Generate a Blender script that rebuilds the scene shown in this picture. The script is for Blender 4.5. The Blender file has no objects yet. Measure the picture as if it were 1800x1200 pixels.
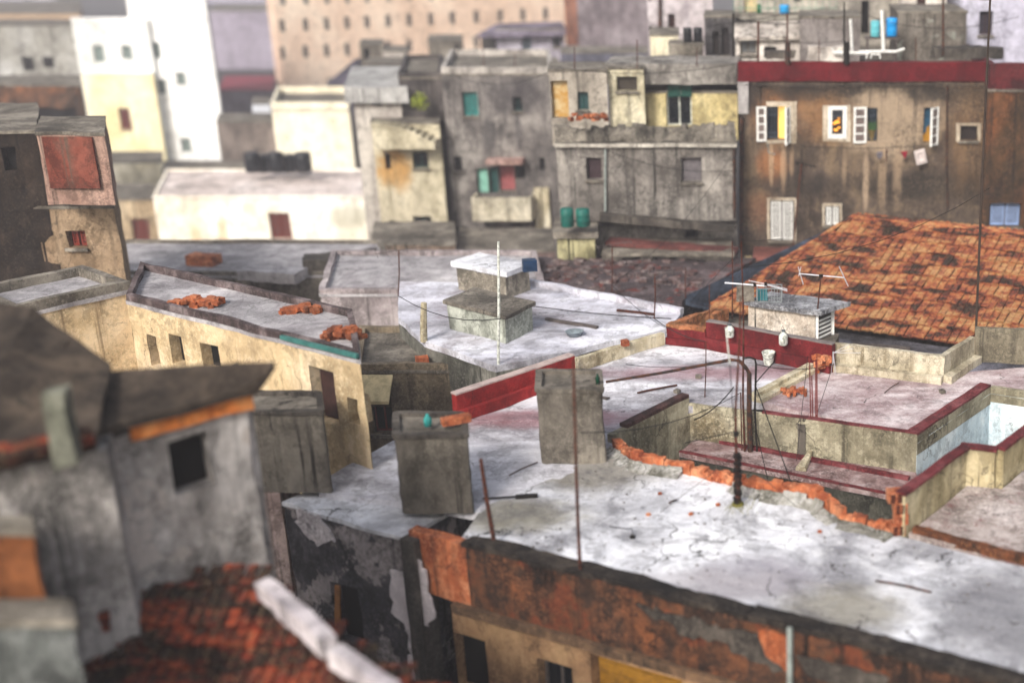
import bpy, bmesh, math, random
from mathutils import Vector, Matrix, noise
random.seed(7)
R = math.radians
# ------------------------------------------------------------------ camera model
F_PX, CX, CY = 2250.0, 1400.0, 600.0
PITCH = math.atan(750.0 / 2250.0)
CAMZ = 10.0
cp, sp = math.cos(PITCH), math.sin(PITCH)
CAM = Vector((0, 0, CAMZ))

def ray(px, py):
    u = (px - CX) / F_PX; v = (py - CY) / F_PX
    return Vector((u, cp - v * sp, -sp - v * cp))
YS = 1.0                                   # distance scale of the row being built
def PY(px, py, Y):
    Y = Y * YS; d = ray(px, py); return CAM + d * (Y / d.y)
def PZ(px, py, z):
    d = ray(px, py); return CAM + d * ((z - CAMZ) / d.z)
def PZ2(px, py, z=0.0):
    p = PZ(px, py, z); return Vector((p.x, p.y))
def PP(px, py, o, n):                       # point on a plane
    d = ray(px, py); return CAM + d * ((o - CAM).dot(n) / d.dot(n))

sc = bpy.context.scene
COL = sc.collection
cam = bpy.data.objects.new('camera', bpy.data.cameras.new('camera'))
COL.objects.link(cam); sc.camera = cam
cam.location = CAM; cam.rotation_euler = (R(90) - PITCH, 0, 0)
cd = cam.data
cd.sensor_width = 36; cd.lens = F_PX / 1800 * 36
cd.shift_x = (900 - CX) / 1800; cd.clip_start = .1; cd.clip_end = 3000
cd.dof.use_dof = True; cd.dof.focus_distance = 29.0
cd.dof.aperture_fstop = .205; cd.dof.aperture_blades = 8

# ------------------------------------------------------------------ materials
def hexc(h):
    h = h.lstrip('#'); o = []
    for i in (0, 2, 4):
        c = int(h[i:i+2], 16) / 255
        o.append(c / 12.92 if c <= .04045 else ((c + .055) / 1.055) ** 2.4)
    return (*o, 1)
MATS = {}
class NT:
    def __init__(s, name):
        s.m = bpy.data.materials.new(name); s.m.use_nodes = True
        s.t = s.m.node_tree; s.N = s.t.nodes; s.L = s.t.links
        s.b = s.N['Principled BSDF']; s.b.inputs['Specular IOR Level'].default_value = .25
        g = s.N.new('ShaderNodeNewGeometry'); s.P = g.outputs['Position']; s.geo = g
    def put(s, sock, v):
        if hasattr(v, 'is_output'): s.L.new(v, sock)
        else: sock.default_value = v
    def noise(s, scale, detail=6, rough=.6, vec=None, dist=0):
        n = s.N.new('ShaderNodeTexNoise'); n.inputs['Scale'].default_value = scale
        n.inputs['Detail'].default_value = detail; n.inputs['Roughness'].default_value = rough
        n.inputs['Distortion'].default_value = dist
        s.L.new(vec or s.P, n.inputs['Vector']); return n.outputs['Fac']
    def mapv(s, scale, loc=(0, 0, 0)):
        n = s.N.new('ShaderNodeMapping'); n.inputs['Scale'].default_value = scale
        n.inputs['Location'].default_value = loc
        s.L.new(s.P, n.inputs['Vector']); return n.outputs['Vector']
    def rng(s, v, a, b, c=0, d=1, smooth=True):
        n = s.N.new('ShaderNodeMapRange'); n.interpolation_type = 'SMOOTHSTEP' if smooth else 'LINEAR'
        s.L.new(v, n.inputs['Value'])
        for k, x in (('From Min', a), ('From Max', b), ('To Min', c), ('To Max', d)): n.inputs[k].default_value = x
        return n.outputs['Result']
    def math(s, op, a, b=0.0):
        n = s.N.new('ShaderNodeMath'); n.operation = op
        s.put(n.inputs[0], a); s.put(n.inputs[1], b); return n.outputs[0]
    def mix(s, f, a, b, mode='MIX'):
        n = s.N.new('ShaderNodeMix'); n.data_type = 'RGBA'; n.blend_type = mode
        s.put(n.inputs[0], f); s.put(n.inputs[6], a); s.put(n.inputs[7], b); return n.outputs[2]
    def ramp(s, v, stops, interp='LINEAR'):
        n = s.N.new('ShaderNodeValToRGB'); n.color_ramp.interpolation = interp
        e = n.color_ramp.elements
        while len(e) < len(stops): e.new(.5)
        for i, (p, c) in enumerate(stops): e[i].position = p; e[i].color = hexc(c) if isinstance(c, str) else c
        s.L.new(v, n.inputs['Fac']); return n.outputs['Color']
    def bump(s, h, strength=.3, dist=.02):
        n = s.N.new('ShaderNodeBump'); n.inputs['Strength'].default_value = strength
        n.inputs['Distance'].default_value = dist; s.L.new(h, n.inputs['Height'])
        s.L.new(n.outputs['Normal'], s.b.inputs['Normal'])

def plaster(name, cols, stain='#2b2723', streak=.45, scale=.5, peel=None, peel_at=.62, peel_scale=.7,
            spots=(), grain=.35, cracks=.5, rough=.9, flat=False, bump=.5, stretch=None, peel2=None):
    """weathered wall / roof coat: cols = 3 hex shades; spots = (centre, radii, colour, strength, softness)"""
    if name in MATS: return MATS[name]
    t = NT(name)
    off = random.uniform(0, 90)
    base_v = t.mapv(stretch or ((1, 1, .75) if not flat else (1, 1, 1)), (off, off * .7, off * .3))
    n1 = t.noise(scale, 9, .62, base_v, .4)
    c = t.ramp(n1, [(.34, cols[0]), (.5, cols[1]), (.64, cols[2])])
    bl = t.noise(1.9, 13, .74, t.mapv((1, 1, .8), (off * .2, off, 7)), .2)
    c = t.mix(t.rng(bl, .53, .57, 0, .30 + grain * .35), c, tuple(x * .50 for x in hexc(cols[0])[:3]) + (1,))
    c = t.mix(t.rng(bl, .455, .42, 0, .18 + grain * .45), c, tuple(min(1, x * 1.12 + .02) for x in hexc(cols[2])[:3]) + (1,))
    warp = t.noise(1.3, 7, .7)
    for (ce, ra, colr, st, soft) in spots:
        vs = t.N.new('ShaderNodeVectorMath'); vs.operation = 'SUBTRACT'; t.L.new(t.P, vs.inputs[0]); vs.inputs[1].default_value = ce
        vd = t.N.new('ShaderNodeVectorMath'); vd.operation = 'DIVIDE'; t.L.new(vs.outputs[0], vd.inputs[0]); vd.inputs[1].default_value = ra
        vl = t.N.new('ShaderNodeVectorMath'); vl.operation = 'LENGTH'; t.L.new(vd.outputs[0], vl.inputs[0])
        d = t.math('ADD', vl.outputs['Value'], t.math('MULTIPLY', t.math('SUBTRACT', warp, .5), 1.6))
        f = t.rng(d, 1 + soft, 1 - soft, 0, st)
        c = t.mix(f, c, hexc(colr))
    if peel:
        pn = t.noise(peel_scale, 10, .66, t.mapv((1, 1, 1), (off * .3, 4, off)))
        f = t.rng(pn, peel_at - .012, peel_at + .012)
        if peel2: c = t.mix(t.rng(pn, peel_at - .06, peel_at - .03), c, hexc(peel2))
        bc = t.mix(t.noise(3, 5), hexc(peel), tuple(x * .55 for x in hexc(peel)[:3]) + (1,))
        c = t.mix(f, c, bc)
    if streak and not flat:
        sn = t.noise(1.0, 8, .68, t.mapv((2.6, 2.6, .22), (off, 0, 3)))
        c = t.mix(t.rng(sn, .5, .72, 0, streak), c, hexc(stain))
        sn3 = t.noise(1.0, 6, .6, t.mapv((5.5, 5.5, .13), (off, 7, 3)))
        c = t.mix(t.math('MULTIPLY', t.rng(sn3, .54, .66, 0, min(1, streak * 1.5)), t.rng(t.noise(.35, 3, .5, t.mapv((1, 1, 1), (off, 0, 9))), .42, .58)), c, hexc(stain))
        sn2 = t.noise(.55, 10, .72, t.mapv((1, 1, .8), (3, off, 0)))
        c = t.mix(t.rng(sn2, .53, .68, 0, streak * 1.2), c, hexc(stain))
    elif streak:
        sn = t.noise(.5, 12, .72, t.mapv((1, 1, 1), (off, 5, 3)), .8)
        c = t.mix(t.rng(sn, .48, .66, 0, streak), c, hexc(stain))
        sn = t.noise(4, 8, .75, t.mapv((1, 1, 1), (5, off, 3)), .3)
        c = t.mix(t.rng(sn, .56, .66, 0, streak * .8), c, hexc(stain))
    if cracks:
        wv = t.N.new('ShaderNodeVectorMath'); wv.operation = 'ADD'
        nn = t.N.new('ShaderNodeTexNoise'); nn.inputs['Scale'].default_value = 2.2; nn.inputs['Detail'].default_value = 5
        t.L.new(t.P, nn.inputs['Vector']); t.L.new(t.P, wv.inputs[0]); t.L.new(nn.outputs['Color'], wv.inputs[1])
        vo = t.N.new('ShaderNodeTexVoronoi'); vo.feature = 'DISTANCE_TO_EDGE'; vo.inputs['Scale'].default_value = .55
        t.L.new(wv.outputs[0], vo.inputs['Vector'])
        cf = t.math('MULTIPLY', t.rng(vo.outputs['Distance'], .012, .002), t.rng(t.noise(.7, 2), .5, .6))
        c = t.mix(t.math('MULTIPLY', cf, cracks), c, hexc('#241f1c'))
    gr = t.noise(8, 9, .86)
    gm = t.rng(t.noise(.8, 4, .6, t.mapv((1, 1, 1), (off, 9, 2))), .4, .62, .25, 1.0)
    c = t.mix(t.math('MULTIPLY', gm, t.rng(gr, .40, .56, min(1, grain * 1.5), 0)), c, tuple(x * .35 for x in hexc(cols[0])[:3]) + (1,))
    c = t.mix(t.math('MULTIPLY', gm, t.rng(t.noise(17, 5, .8), .52, .62, 0, min(1, grain * 1.0))), c, tuple(min(1, x * 1.5 + .03) for x in hexc(cols[2])[:3]) + (1,))
    gm_ = t.N.new('ShaderNodeGamma'); gm_.inputs['Gamma'].default_value = 1.22; t.put(gm_.inputs['Color'], c)
    c = t.mix(1.0, gm_.outputs['Color'], (1.13, 1.13, 1.13, 1), 'MULTIPLY')
    t.L.new(c, t.b.inputs['Base Color']); t.b.inputs['Roughness'].default_value = rough
    h = t.math('ADD', t.math('MULTIPLY', gr, .5), n1)
    t.bump(h, bump, .06)
    MATS[name] = t.m; return t.m

def simple(name, col, rough=.6, metal=0, var=.35, scale=4, emit=None, es=1, dark=None):
    if name in MATS: return MATS[name]
    t = NT(name); a = hexc(col)
    b = hexc(dark) if dark else tuple(x * (1 - var) for x in a[:3]) + (1,)
    c = t.mix(t.rng(t.noise(scale, 6, .7), .4, .65), a, b)
    t.L.new(c, t.b.inputs['Base Color']); t.b.inputs['Roughness'].default_value = rough
    t.b.inputs['Metallic'].default_value = metal
    if emit:
        e = t.mix(t.rng(t.noise(2, 3, .6), .4, .7), hexc(emit), tuple(x * .6 for x in hexc(emit)[:3]) + (1,))
        t.L.new(e, t.b.inputs['Emission Color']); t.b.inputs['Emission Strength'].default_value = es
    t.bump(t.noise(20, 4), .15, .01)
    MATS[name] = t.m; return t.m

def tile_mat(name, stops, moss='#3a3427', mossf=.5, vmap=(.8, .8, 6.0)):
    t = NT(name)
    r = t.geo.outputs['Random Per Island']
    big = t.noise(1.0, 4, .75, t.mapv(vmap), .1)
    v = t.math('ADD', t.math('MULTIPLY', r, .22), t.math('MULTIPLY', t.math('SUBTRACT', big, .38), 2.6))
    c = t.ramp(v, stops, 'LINEAR')
    c = t.mix(t.rng(t.noise(1.2, 10, .7), .46, .66, 0, mossf), c, hexc(moss))
    c = t.mix(t.rng(t.noise(13, 6, .8), .5, .6, 0, .5), c, hexc('#2a1c14'))
    c = t.mix(t.rng(t.noise(22, 4, .7), .55, .66, 0, .35), c, hexc('#c9a878'))
    t.L.new(c, t.b.inputs['Base Color']); t.b.inputs['Roughness'].default_value = .85
    t.bump(t.noise(22, 5, .7), .5, .02)
    MATS[name] = t.m; return t.m

# ------------------------------------------------------------------ mesh helpers
class MB:
    def __init__(s): s.v = []; s.f = []
    def face(s, *pts):
        b = len(s.v); s.v += [Vector(p) for p in pts]; s.f.append(tuple(range(b, b + len(pts))))
    def prism(s, poly, z0, z1):
        """poly: 2D points; z1 a number or one per vertex"""
        n = len(poly); z1s = z1 if isinstance(z1, (list, tuple)) else [z1] * n
        z0s = z0 if isinstance(z0, (list, tuple)) else [z0] * n
        area = sum(poly[i][0] * poly[(i+1) % n][1] - poly[(i+1) % n][0] * poly[i][1] for i in range(n))
        idx = list(range(n)) if area > 0 else list(range(n))[::-1]
        b = len(s.v)
        for i in idx: s.v.append(Vector((poly[i][0], poly[i][1], z0s[i])))
        for i in idx: s.v.append(Vector((poly[i][0], poly[i][1], z1s[i])))
        s.f.append(tuple(b + n + i for i in range(n))); s.f.append(tuple(b + n - 1 - i for i in range(n)))
        for i in range(n):
            j = (i + 1) % n; s.f.append((b + i, b + j, b + n + j, b + n + i))
        return s
    def box(s, c, size, rz=0):
        c = Vector(c); hx, hy, hz = size[0] / 2, size[1] / 2, size[2] / 2
        q = [(-hx, -hy), (hx, -hy), (hx, hy), (-hx, hy)]
        cr, sr = math.cos(rz), math.sin(rz)
        return s.prism([(c.x + a * cr - b * sr, c.y + a * sr + b * cr) for a, b in q], c.z - hz, c.z + hz)
    def bar(s, a, b, w, h=None):
        """square bar between two 3D points"""
        a, b = Vector(a), Vector(b); d = (b - a).normalized()
        up = Vector((0, 0, 1)) if abs(d.z) < .9 else Vector((0, 1, 0))
        x = d.cross(up).normalized() * w / 2; y = x.cross(d).normalized() * (h or w) / 2
        i = len(s.v)
        for p in (a, b): s.v += [p - x - y, p + x - y, p + x + y, p - x + y]
        s.f += [(i, i+1, i+2, i+3), (i+7, i+6, i+5, i+4)] + [(i+k, i+4+k, i+4+(k+1) % 4, i+(k+1) % 4) for k in range(4)]
        return s
    def tube(s, pts, r, n=7, closed=True):
        pts = [Vector(p) for p in pts]; rs = r if isinstance(r, (list, tuple)) else [r] * len(pts)
        base = len(s.v); prev = None
        for k, p in enumerate(pts):
            d = (pts[min(k+1, len(pts)-1)] - pts[max(k-1, 0)]).normalized()
            up = Vector((0, 0, 1)) if abs(d.z) < .95 else Vector((0, 1, 0))
            x = d.cross(up).normalized(); y = d.cross(x).normalized()
            if prev is not None and x.dot(prev) < 0: x, y = -x, -y
            prev = x
            for i in range(n):
                a = 2 * math.pi * i / n; s.v.append(p + (x * math.cos(a) + y * math.sin(a)) * rs[k])
        for k in range(len(pts) - 1):
            for i in range(n):
                j = (i + 1) % n; s.f.append((base + k*n + i, base + k*n + j, base + (k+1)*n + j, base + (k+1)*n + i))
        if closed:
            s.f.append(tuple(base + i for i in range(n))[::-1]); s.f.append(tuple(base + (len(pts)-1)*n + i for i in range(n)))
        return s
    def lathe(s, c, prof, n=16):
        """prof: (radius, z) pairs"""
        c = Vector(c); base = len(s.v)
        for r, z in prof:
            for i in range(n):
                a = 2 * math.pi * i / n; s.v.append(c + Vector((r * math.cos(a), r * math.sin(a), z)))
        for k in range(len(prof) - 1):
            for i in range(n):
                j = (i + 1) % n; s.f.append((base + k*n + i, base + k*n + j, base + (k+1)*n + j, base + (k+1)*n + i))
        s.f.append(tuple(base + i for i in range(n))[::-1]); s.f.append(tuple(base + (len(prof)-1)*n + i for i in range(n)))
        return s
    def holes(s, F, S, z0, z1, ops, dep=.30):
        """vertical wall sheet of facade F from s=0..S, z0..z1 with openings and their reveals"""
        ops = [(max(a, 0), min(b, S), max(c, z0), min(d, z1)) for a, b, c, d in ops]
        ops = [o for o in ops if o[1] - o[0] > .02 and o[3] - o[2] > .02]
        xs = sorted({0, S, *[o[0] for o in ops], *[o[1] for o in ops]}); zs = sorted({z0, z1, *[o[2] for o in ops], *[o[3] for o in ops]})
        for i in range(len(xs) - 1):
            for j in range(len(zs) - 1):
                mx, mz = (xs[i] + xs[i+1]) / 2, (zs[j] + zs[j+1]) / 2
                if any(o[0] < mx < o[1] and o[2] < mz < o[3] for o in ops): continue
                s.face(F.pt(xs[i], zs[j]), F.pt(xs[i+1], zs[j]), F.pt(xs[i+1], zs[j+1]), F.pt(xs[i], zs[j+1]))
        for a, b, c, d in ops:
            for (p, q) in (((a, c), (b, c)), ((b, c), (b, d)), ((b, d), (a, d)), ((a, d), (a, c))):
                s.face(F.pt(*p), F.pt(*q), F.pt(*q, -dep), F.pt(*p, -dep))
        return s
    def build(s, name, mat, root=None, rough=0, L=.5, smooth=False, fr=1.7):
        me = bpy.data.meshes.new(name)
        o0 = root_world(root)
        if rough:
            bm = bmesh.new(); vs = [bm.verts.new(v) for v in s.v]
            for f in s.f:
                try: bm.faces.new([vs[i] for i in f])
                except ValueError: pass
            bmesh.ops.remove_doubles(bm, verts=bm.verts, dist=.0005)
            bmesh.ops.triangulate(bm, faces=[f for f in bm.faces if len(f.verts) > 4])
            for _ in range(6):
                ed = [e for e in bm.edges if e.calc_length() > L]
                if not ed or len(bm.faces) > 60000: break
                bmesh.ops.subdivide_edges(bm, edges=ed, cuts=1, use_grid_fill=True)
            bmesh.ops.triangulate(bm, faces=[f for f in bm.faces if len(f.verts) > 4])
            for v in bm.verts:
                v.co += noise.noise_vector(v.co * fr) * rough + noise.noise_vector(v.co * fr * 4.3) * rough * .5
            for v in bm.verts: v.co -= o0
            bmesh.ops.recalc_face_normals(bm, faces=bm.faces)
            bm.to_mesh(me); bm.free()
        else:
            me.from_pydata([v - o0 for v in s.v], [], s.f)
        me.materials.append(mat)
        if smooth:
            for p in me.polygons: p.use_smooth = True
        o = bpy.data.objects.new(name, me); COL.objects.link(o)
        if root is not None: o.parent = root
        return o
WORLD = {}
def root_world(r):
    v = Vector((0, 0, 0))
    while r is not None: v = v + r.location; r = r.parent
    return v
def tag(o, label=None, cat=None, group=None, kind=None):
    if label: o['label'] = label
    if cat: o['category'] = cat
    if group: o['group'] = group
    if kind: o['kind'] = kind
    return o
def thing(name, label, cat, loc, group=None):
    o = bpy.data.objects.new(name, None); COL.objects.link(o); o.location = Vector(loc); o.empty_display_size = .3
    return tag(o, label, cat, group)
def solo(mb, name, label, cat, mat, loc=None, group=None, **k):
    """a thing that is one mesh, origin at its base"""
    c = loc if loc is not None else Vector((sum(v.x for v in mb.v) / len(mb.v), sum(v.y for v in mb.v) / len(mb.v), min(v.z for v in mb.v)))
    d = Vector(c); mb.v = [v - d for v in mb.v]
    rg = k.pop('rough', 0)
    if rg: mb.v = [v + d for v in mb.v]; o = mb.build(name, mat, None, rough=rg, **k); o.data.transform(Matrix.Translation(-d))
    else: o = mb.build(name, mat, None, **k)
    o.location = d
    return tag(o, label, cat, group)

class Fac:
    def __init__(s, A, B):
        s.A = Vector(A[:2]); s.B = Vector(B[:2]); s.u = (s.B - s.A).normalized(); s.S = (s.B - s.A).length
        n = Vector((s.u.y, -s.u.x))
        if n.dot(-s.A) < 0: n = -n
        s.n = n; s.n3 = Vector((n.x, n.y, 0)); s.u3 = Vector((s.u.x, s.u.y, 0))
    def pt(s, a, z, o=0):
        p = s.A + s.u * a + s.n * o; return Vector((p.x, p.y, z))
    def hit(s, px, py, o=0):
        p = PP(px, py, s.pt(0, 0, o), s.n3); return (p - s.pt(0, 0, o)).dot(s.u3), p.z
    def rect(s, x0, y0, x1, y1, o=0):
        a, b = s.hit(x0, y0, o), s.hit(x1, y1, o)
        c, d = s.hit(x0, y1, o), s.hit(x1, y0, o)
        s0, s1 = (a[0] + c[0]) / 2, (b[0] + d[0]) / 2
        return min(s0, s1), max(s0, s1), (b[1] + c[1]) / 2, (a[1] + d[1]) / 2
    def w(s, px, py): p = PP(px, py, s.pt(0, 0), s.n3); return p
    def slab(s, mb, a0, a1, z0, z1, o0, o1):
        p = [s.pt(a0, 0, o0), s.pt(a1, 0, o0), s.pt(a1, 0, o1), s.pt(a0, 0, o1)]
        mb.prism([(q.x, q.y) for q in p], z0, z1); return mb

# ------------------------------------------------------------------ shared materials
GLASS = simple('window_glass', '#11161b', .25, 0, .3, 3)
VOID = simple('dark_room', '#0d0b0a', .9, 0, .4, 2)
WHITEPAINT = simple('white_paint', '#e6e6e2', .5, 0, .25, 8)
GREYWOOD = simple('grey_wood', '#5d5552', .85, 0, .5, 9)
BROWNWOOD = simple('brown_wood', '#39231f', .8, 0, .4, 6)
MAROON = simple('maroon_shutter', '#7a2f22', .7, 0, .3, 6)
TEAL = simple('teal_shutter', '#2f8a86', .7, 0, .35, 6)
DKTEAL = simple('dark_teal_shutter', '#15423f', .7, 0, .35, 6)
GREEN = simple('green_paint', '#1d5a3e', .7, 0, .3, 6)
RUST = simple('rusty_iron', '#5a3123', .8, .3, .5, 14, dark='#2a1a15')
BLACKIRON = simple('black_iron', '#1b1714', .6, .3, .5, 10)
DARKPIPE = simple('dark_pipe', '#26211f', .7, .1, .5, 8, dark='#55311f')
WIRE = simple('wire', '#151312', .6)
ALU = simple('aluminium', '#c9c9cf', .4, .5, .2, 9)
PLASTIC = simple('white_plastic', '#d5d8d0', .5, 0, .2, 12, dark='#8f948a')
YELLOWROOM = simple('lit_room', '#c9a050', .8, 0, .2, 1, '#ffcb6a', .75)
LAMPLIT = simple('lamp_room', '#2a1a10', .8, 0, .7, 9)
LAMP = simple('lamp_glow', '#c98a2a', .8, 0, .3, 9, '#ffa53a', 1.0)
BLUECURT = simple('blue_curtain', '#24506a', .8, 0, .5, 6)
OCHRECURT = simple('ochre_room', '#8a6212', .8, 0, .5, 6, '#c98a1c', .35)
CONC_DK = plaster('dark_concrete', ('#3b3835', '#55504b', '#716b64'), streak=.6, scale=.9)
CONC = plaster('grey_concrete', ('#5d5851', '#7b756c', '#9a948a'), streak=.45, scale=.8)
TANKC = plaster('tank_concrete', ('#5a554d', '#78726a', '#928c82'), stain='#34302c', streak=.6, scale=.9, grain=.22, bump=.7)
DUSTB = plaster('dusty_orange_brick', ('#7f4a31', '#a5633f', '#b98363'), stain='#4f342a', streak=.5, scale=2, grain=.4)
BRICK = plaster('orange_brick', ('#9a553a', '#bd7650', '#d39a76'), stain='#5b3a2b', streak=.4, scale=2.2, grain=.5, bump=1.0)

# ------------------------------------------------------------------ windows
def window(root, F, r, kind='dark', m=None, fm=None, dep=.26, label=None, off=0):
    s0, s1, z0, z1 = r; g = .012
    P = lambda a, z, o: F.pt(a, z, o + off)
    name = 'door' if kind == 'door' else ('shutter' if kind in ('slats', 'planks') else 'window')
    mb = MB()
    def slab(mb, a0, a1, c0, c1, o0, o1): F.slab(mb, a0, a1, c0, c1, o0 + off, o1 + off)
    if kind in ('dark', 'plain', 'door'):
        slab(mb, s0 + g, s1 - g, z0 + g, z1 - g, -dep, -dep + .03)
        w = mb.build(name, m or GLASS, root)
        if kind == 'dark':
            fb = MB(); t = min(.06, (s1 - s0) * .1)
            slab(fb, s0 + g, s0 + t, z0 + g, z1 - g, -dep + .033, -dep + .08); slab(fb, s1 - t, s1 - g, z0 + g, z1 - g, -dep + .033, -dep + .08)
            slab(fb, s0 + t, s1 - t, z1 - t, z1 - g, -dep + .033, -dep + .08); slab(fb, s0 + t, s1 - t, z0 + g, z0 + t, -dep + .033, -dep + .08)
            c = (s0 + s1) / 2; slab(fb, c - t * .4, c + t * .4, z0 + t, z1 - t, -dep + .033, -dep + .07)
            fb.build('frame', fm or GREYWOOD, w)
    elif kind == 'slats':
        n = max(5, int((z1 - z0) / .10)); c = (s0 + s1) / 2
        for lo, hi in ((s0 + .05, c - .03), (c + .03, s1 - .05)):
            for i in range(n):
                z = z0 + .05 + (z1 - z0 - .1) * (i + .5) / n; slab(mb, lo + .04, hi - .04, z - .028, z + .012, -dep + .032, -dep + .065)
            for a in (lo, hi - .04): slab(mb, a, a + .04, z0 + g, z1 - g, -dep + .032, -dep + .08)
            slab(mb, lo + .04, hi - .04, z1 - .06, z1 - g, -dep + .032, -dep + .078); slab(mb, lo + .04, hi - .04, z0 + g, z0 + .06, -dep + .032, -dep + .078)
        w = mb.build(name, m or WHITEPAINT, root)
        kb_ = MB(); slab(kb_, s0 + g, s1 - g, z0 + g, z1 - g, -dep - .02, -dep); kb_.build('backing', GREYWOOD, w)
    else:
        slab(mb, s0 + g, s1 - g, z0 + g, z1 - g, -dep, -dep + .02)
        n = 7; rr = random.Random(int(z0 * 100))
        for i in range(n):
            a, b = z0 + g + (z1 - z0 - 2*g) * i / n, z0 + g + (z1 - z0 - 2*g) * (i + 1) / n
            slab(mb, s0 + .02, s1 - .02 - rr.random() * .05, a + .008, b - .008, -dep + .022, -dep + .04 + rr.random() * .02)
        w = mb.build(name, m or GREYWOOD, root)
    if label: w['label'] = label
    if kind in ('dark', 'planks', 'slats') and s1 - s0 > .3:
        sb = MB(); slab(sb, s0 - .06, s1 + .06, z0 - .09, z0 - .005, .032, .10); sb.build('sill', CONC, w)
    return w

def building(name, label, cat, A, B, depth, z0, z1, wall, roofm=None, par=0, parm=None, wins=(), rough=0,
             L=.8, over=.03, thick=.18, rects=(), slab=.08, group=None, dirb=None):
    """A..B front edge, depth away from the camera; wins = (px0,py0,px1,py1,kind,material[,frame])"""
    F = Fac(A, B); S = F.S
    if dirb is None:
        mid = (F.A + F.B) / 2; dv_ = Vector((mid.x * .88, mid.y)).normalized()
        dirb = dv_ if mid.x < -2 and abs(F.u.y) < .3 else -F.n
    bk = Vector(dirb) * depth
    a, b = F.A, F.B; c, d = b + bk, a + bk
    ctr = (a + b + c + d) / 4
    root = thing(name, label, cat, (ctr.x, ctr.y, z0), group)
    ops = []; wl = []
    for w in wins:
        r = F.rect(*w[:4]); r = (max(r[0], .03), min(r[1], S - .03), max(r[2], z0), min(r[3], z1 - .03))
        if r[1] - r[0] < .05: continue
        ops.append(r); wl.append((r, w))
    m = MB(); m.holes(F, S, z0, z1, ops)
    for p, q in ((b, c), (c, d), (d, a)):
        m.face((p.x, p.y, z0), (q.x, q.y, z0), (q.x, q.y, z1), (p.x, p.y, z1))
    m.build('wall', wall, root, rough=rough, L=L)
    e = over
    def ring(off): 
        un = F.u; bn = bk.normalized()
        return [a - un*off - bn*off, b + un*off - bn*off, c + un*off + bn*off, d - un*off + bn*off]
    MB().prism(ring(e), z1, z1 + slab).build('roof', roofm or CONC, root, rough=rough * .8, L=L)
    if par:
        o, i = ring(.005), ring(-thick); pm = MB()
        for k in range(4):
            j = (k + 1) % 4; pm.prism([o[k], o[j], i[j], i[k]], z1 + slab, z1 + slab + par)
        pm.build('parapet', parm or wall, root, rough=rough, L=L)
    for r, w in wl:
        window(root, F, r, w[4], w[5] if len(w) > 5 else None, w[6] if len(w) > 6 else None)
    return root, F

def fb(name, label, cat, x0, x1, yt, Y, depth, wall=None, z0=-14, Y2=None, **k):
    A = PY(x0, yt, Y); B = PY(x1, yt, Y2 or Y)
    return building(name, label, cat, A, B, depth, z0, A.z - k.get('slab', .08) - k.get('par', 0), wall, **k)

# ================================================================== world, light
w = bpy.data.worlds.new('World'); sc.world = w; w.use_nodes = True
nt = w.node_tree; bg = nt.nodes['Background']
sky = nt.nodes.new('ShaderNodeTexSky'); sky.sky_type = 'NISHITA'; sky.sun_disc = False
SUN_EL, SUN_AZ = R(36), R(200)      # azimuth clockwise from +Y
sky.sun_elevation = SUN_EL; sky.sun_rotation = SUN_AZ; sky.air_density = 1.2; sky.dust_density = 5.0; sky.ozone_density = .6
hs = nt.nodes.new('ShaderNodeHueSaturation'); hs.inputs['Saturation'].default_value = .55
nt.links.new(sky.outputs['Color'], hs.inputs['Color']); nt.links.new(hs.outputs['Color'], bg.inputs['Color']); bg.inputs['Strength'].default_value = .112
sl = bpy.data.lights.new('sun', 'SUN'); sl.energy = 2.0; sl.angle = R(12); sl.color = (1, .95, .89)
so = bpy.data.objects.new('sun', sl); COL.objects.link(so)
dv = Vector((math.sin(SUN_AZ) * math.cos(SUN_EL), math.cos(SUN_AZ) * math.cos(SUN_EL), math.sin(SUN_EL)))
so.rotation_euler = dv.to_track_quat('Z', 'Y').to_euler(); so.location = (0, -20, 40)
vs = sc.view_settings; vs.view_transform = 'Standard'; vs.look = 'None'; vs.exposure = .72; vs.gamma = 1
sc.cycles.use_denoising = True
sc.cycles.max_bounces = 6; sc.cycles.volume_bounces = 0
try: sc.cycles.volume_step_rate = 4
except Exception: pass

# ground: one sheet
g = MB(); g.face((-900, -60, -14), (900, -60, -14), (900, 1500, -14), (-900, 1500, -14))
tag(g.build('ground', plaster('street', ('#2c2a29', '#3a3735', '#4a4643'), flat=True, scale=.2, cracks=.2)), kind='structure')
hz = MB(); hz.prism([(-420, -8), (420, -8), (420, 620), (-420, 620)], -15, 42)
hm = bpy.data.materials.new('haze'); hm.use_nodes = True; hn = hm.node_tree
hn.nodes.remove(hn.nodes['Principled BSDF']); pv = hn.nodes.new('ShaderNodeVolumePrincipled')
pv.inputs['Color'].default_value = (.86, .84, .9, 1); pv.inputs['Density'].default_value = .0015
hn.links.new(pv.outputs[0], hn.nodes['Material Output'].inputs['Volume'])
tag(hz.build('haze', hm), kind='stuff')
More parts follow.
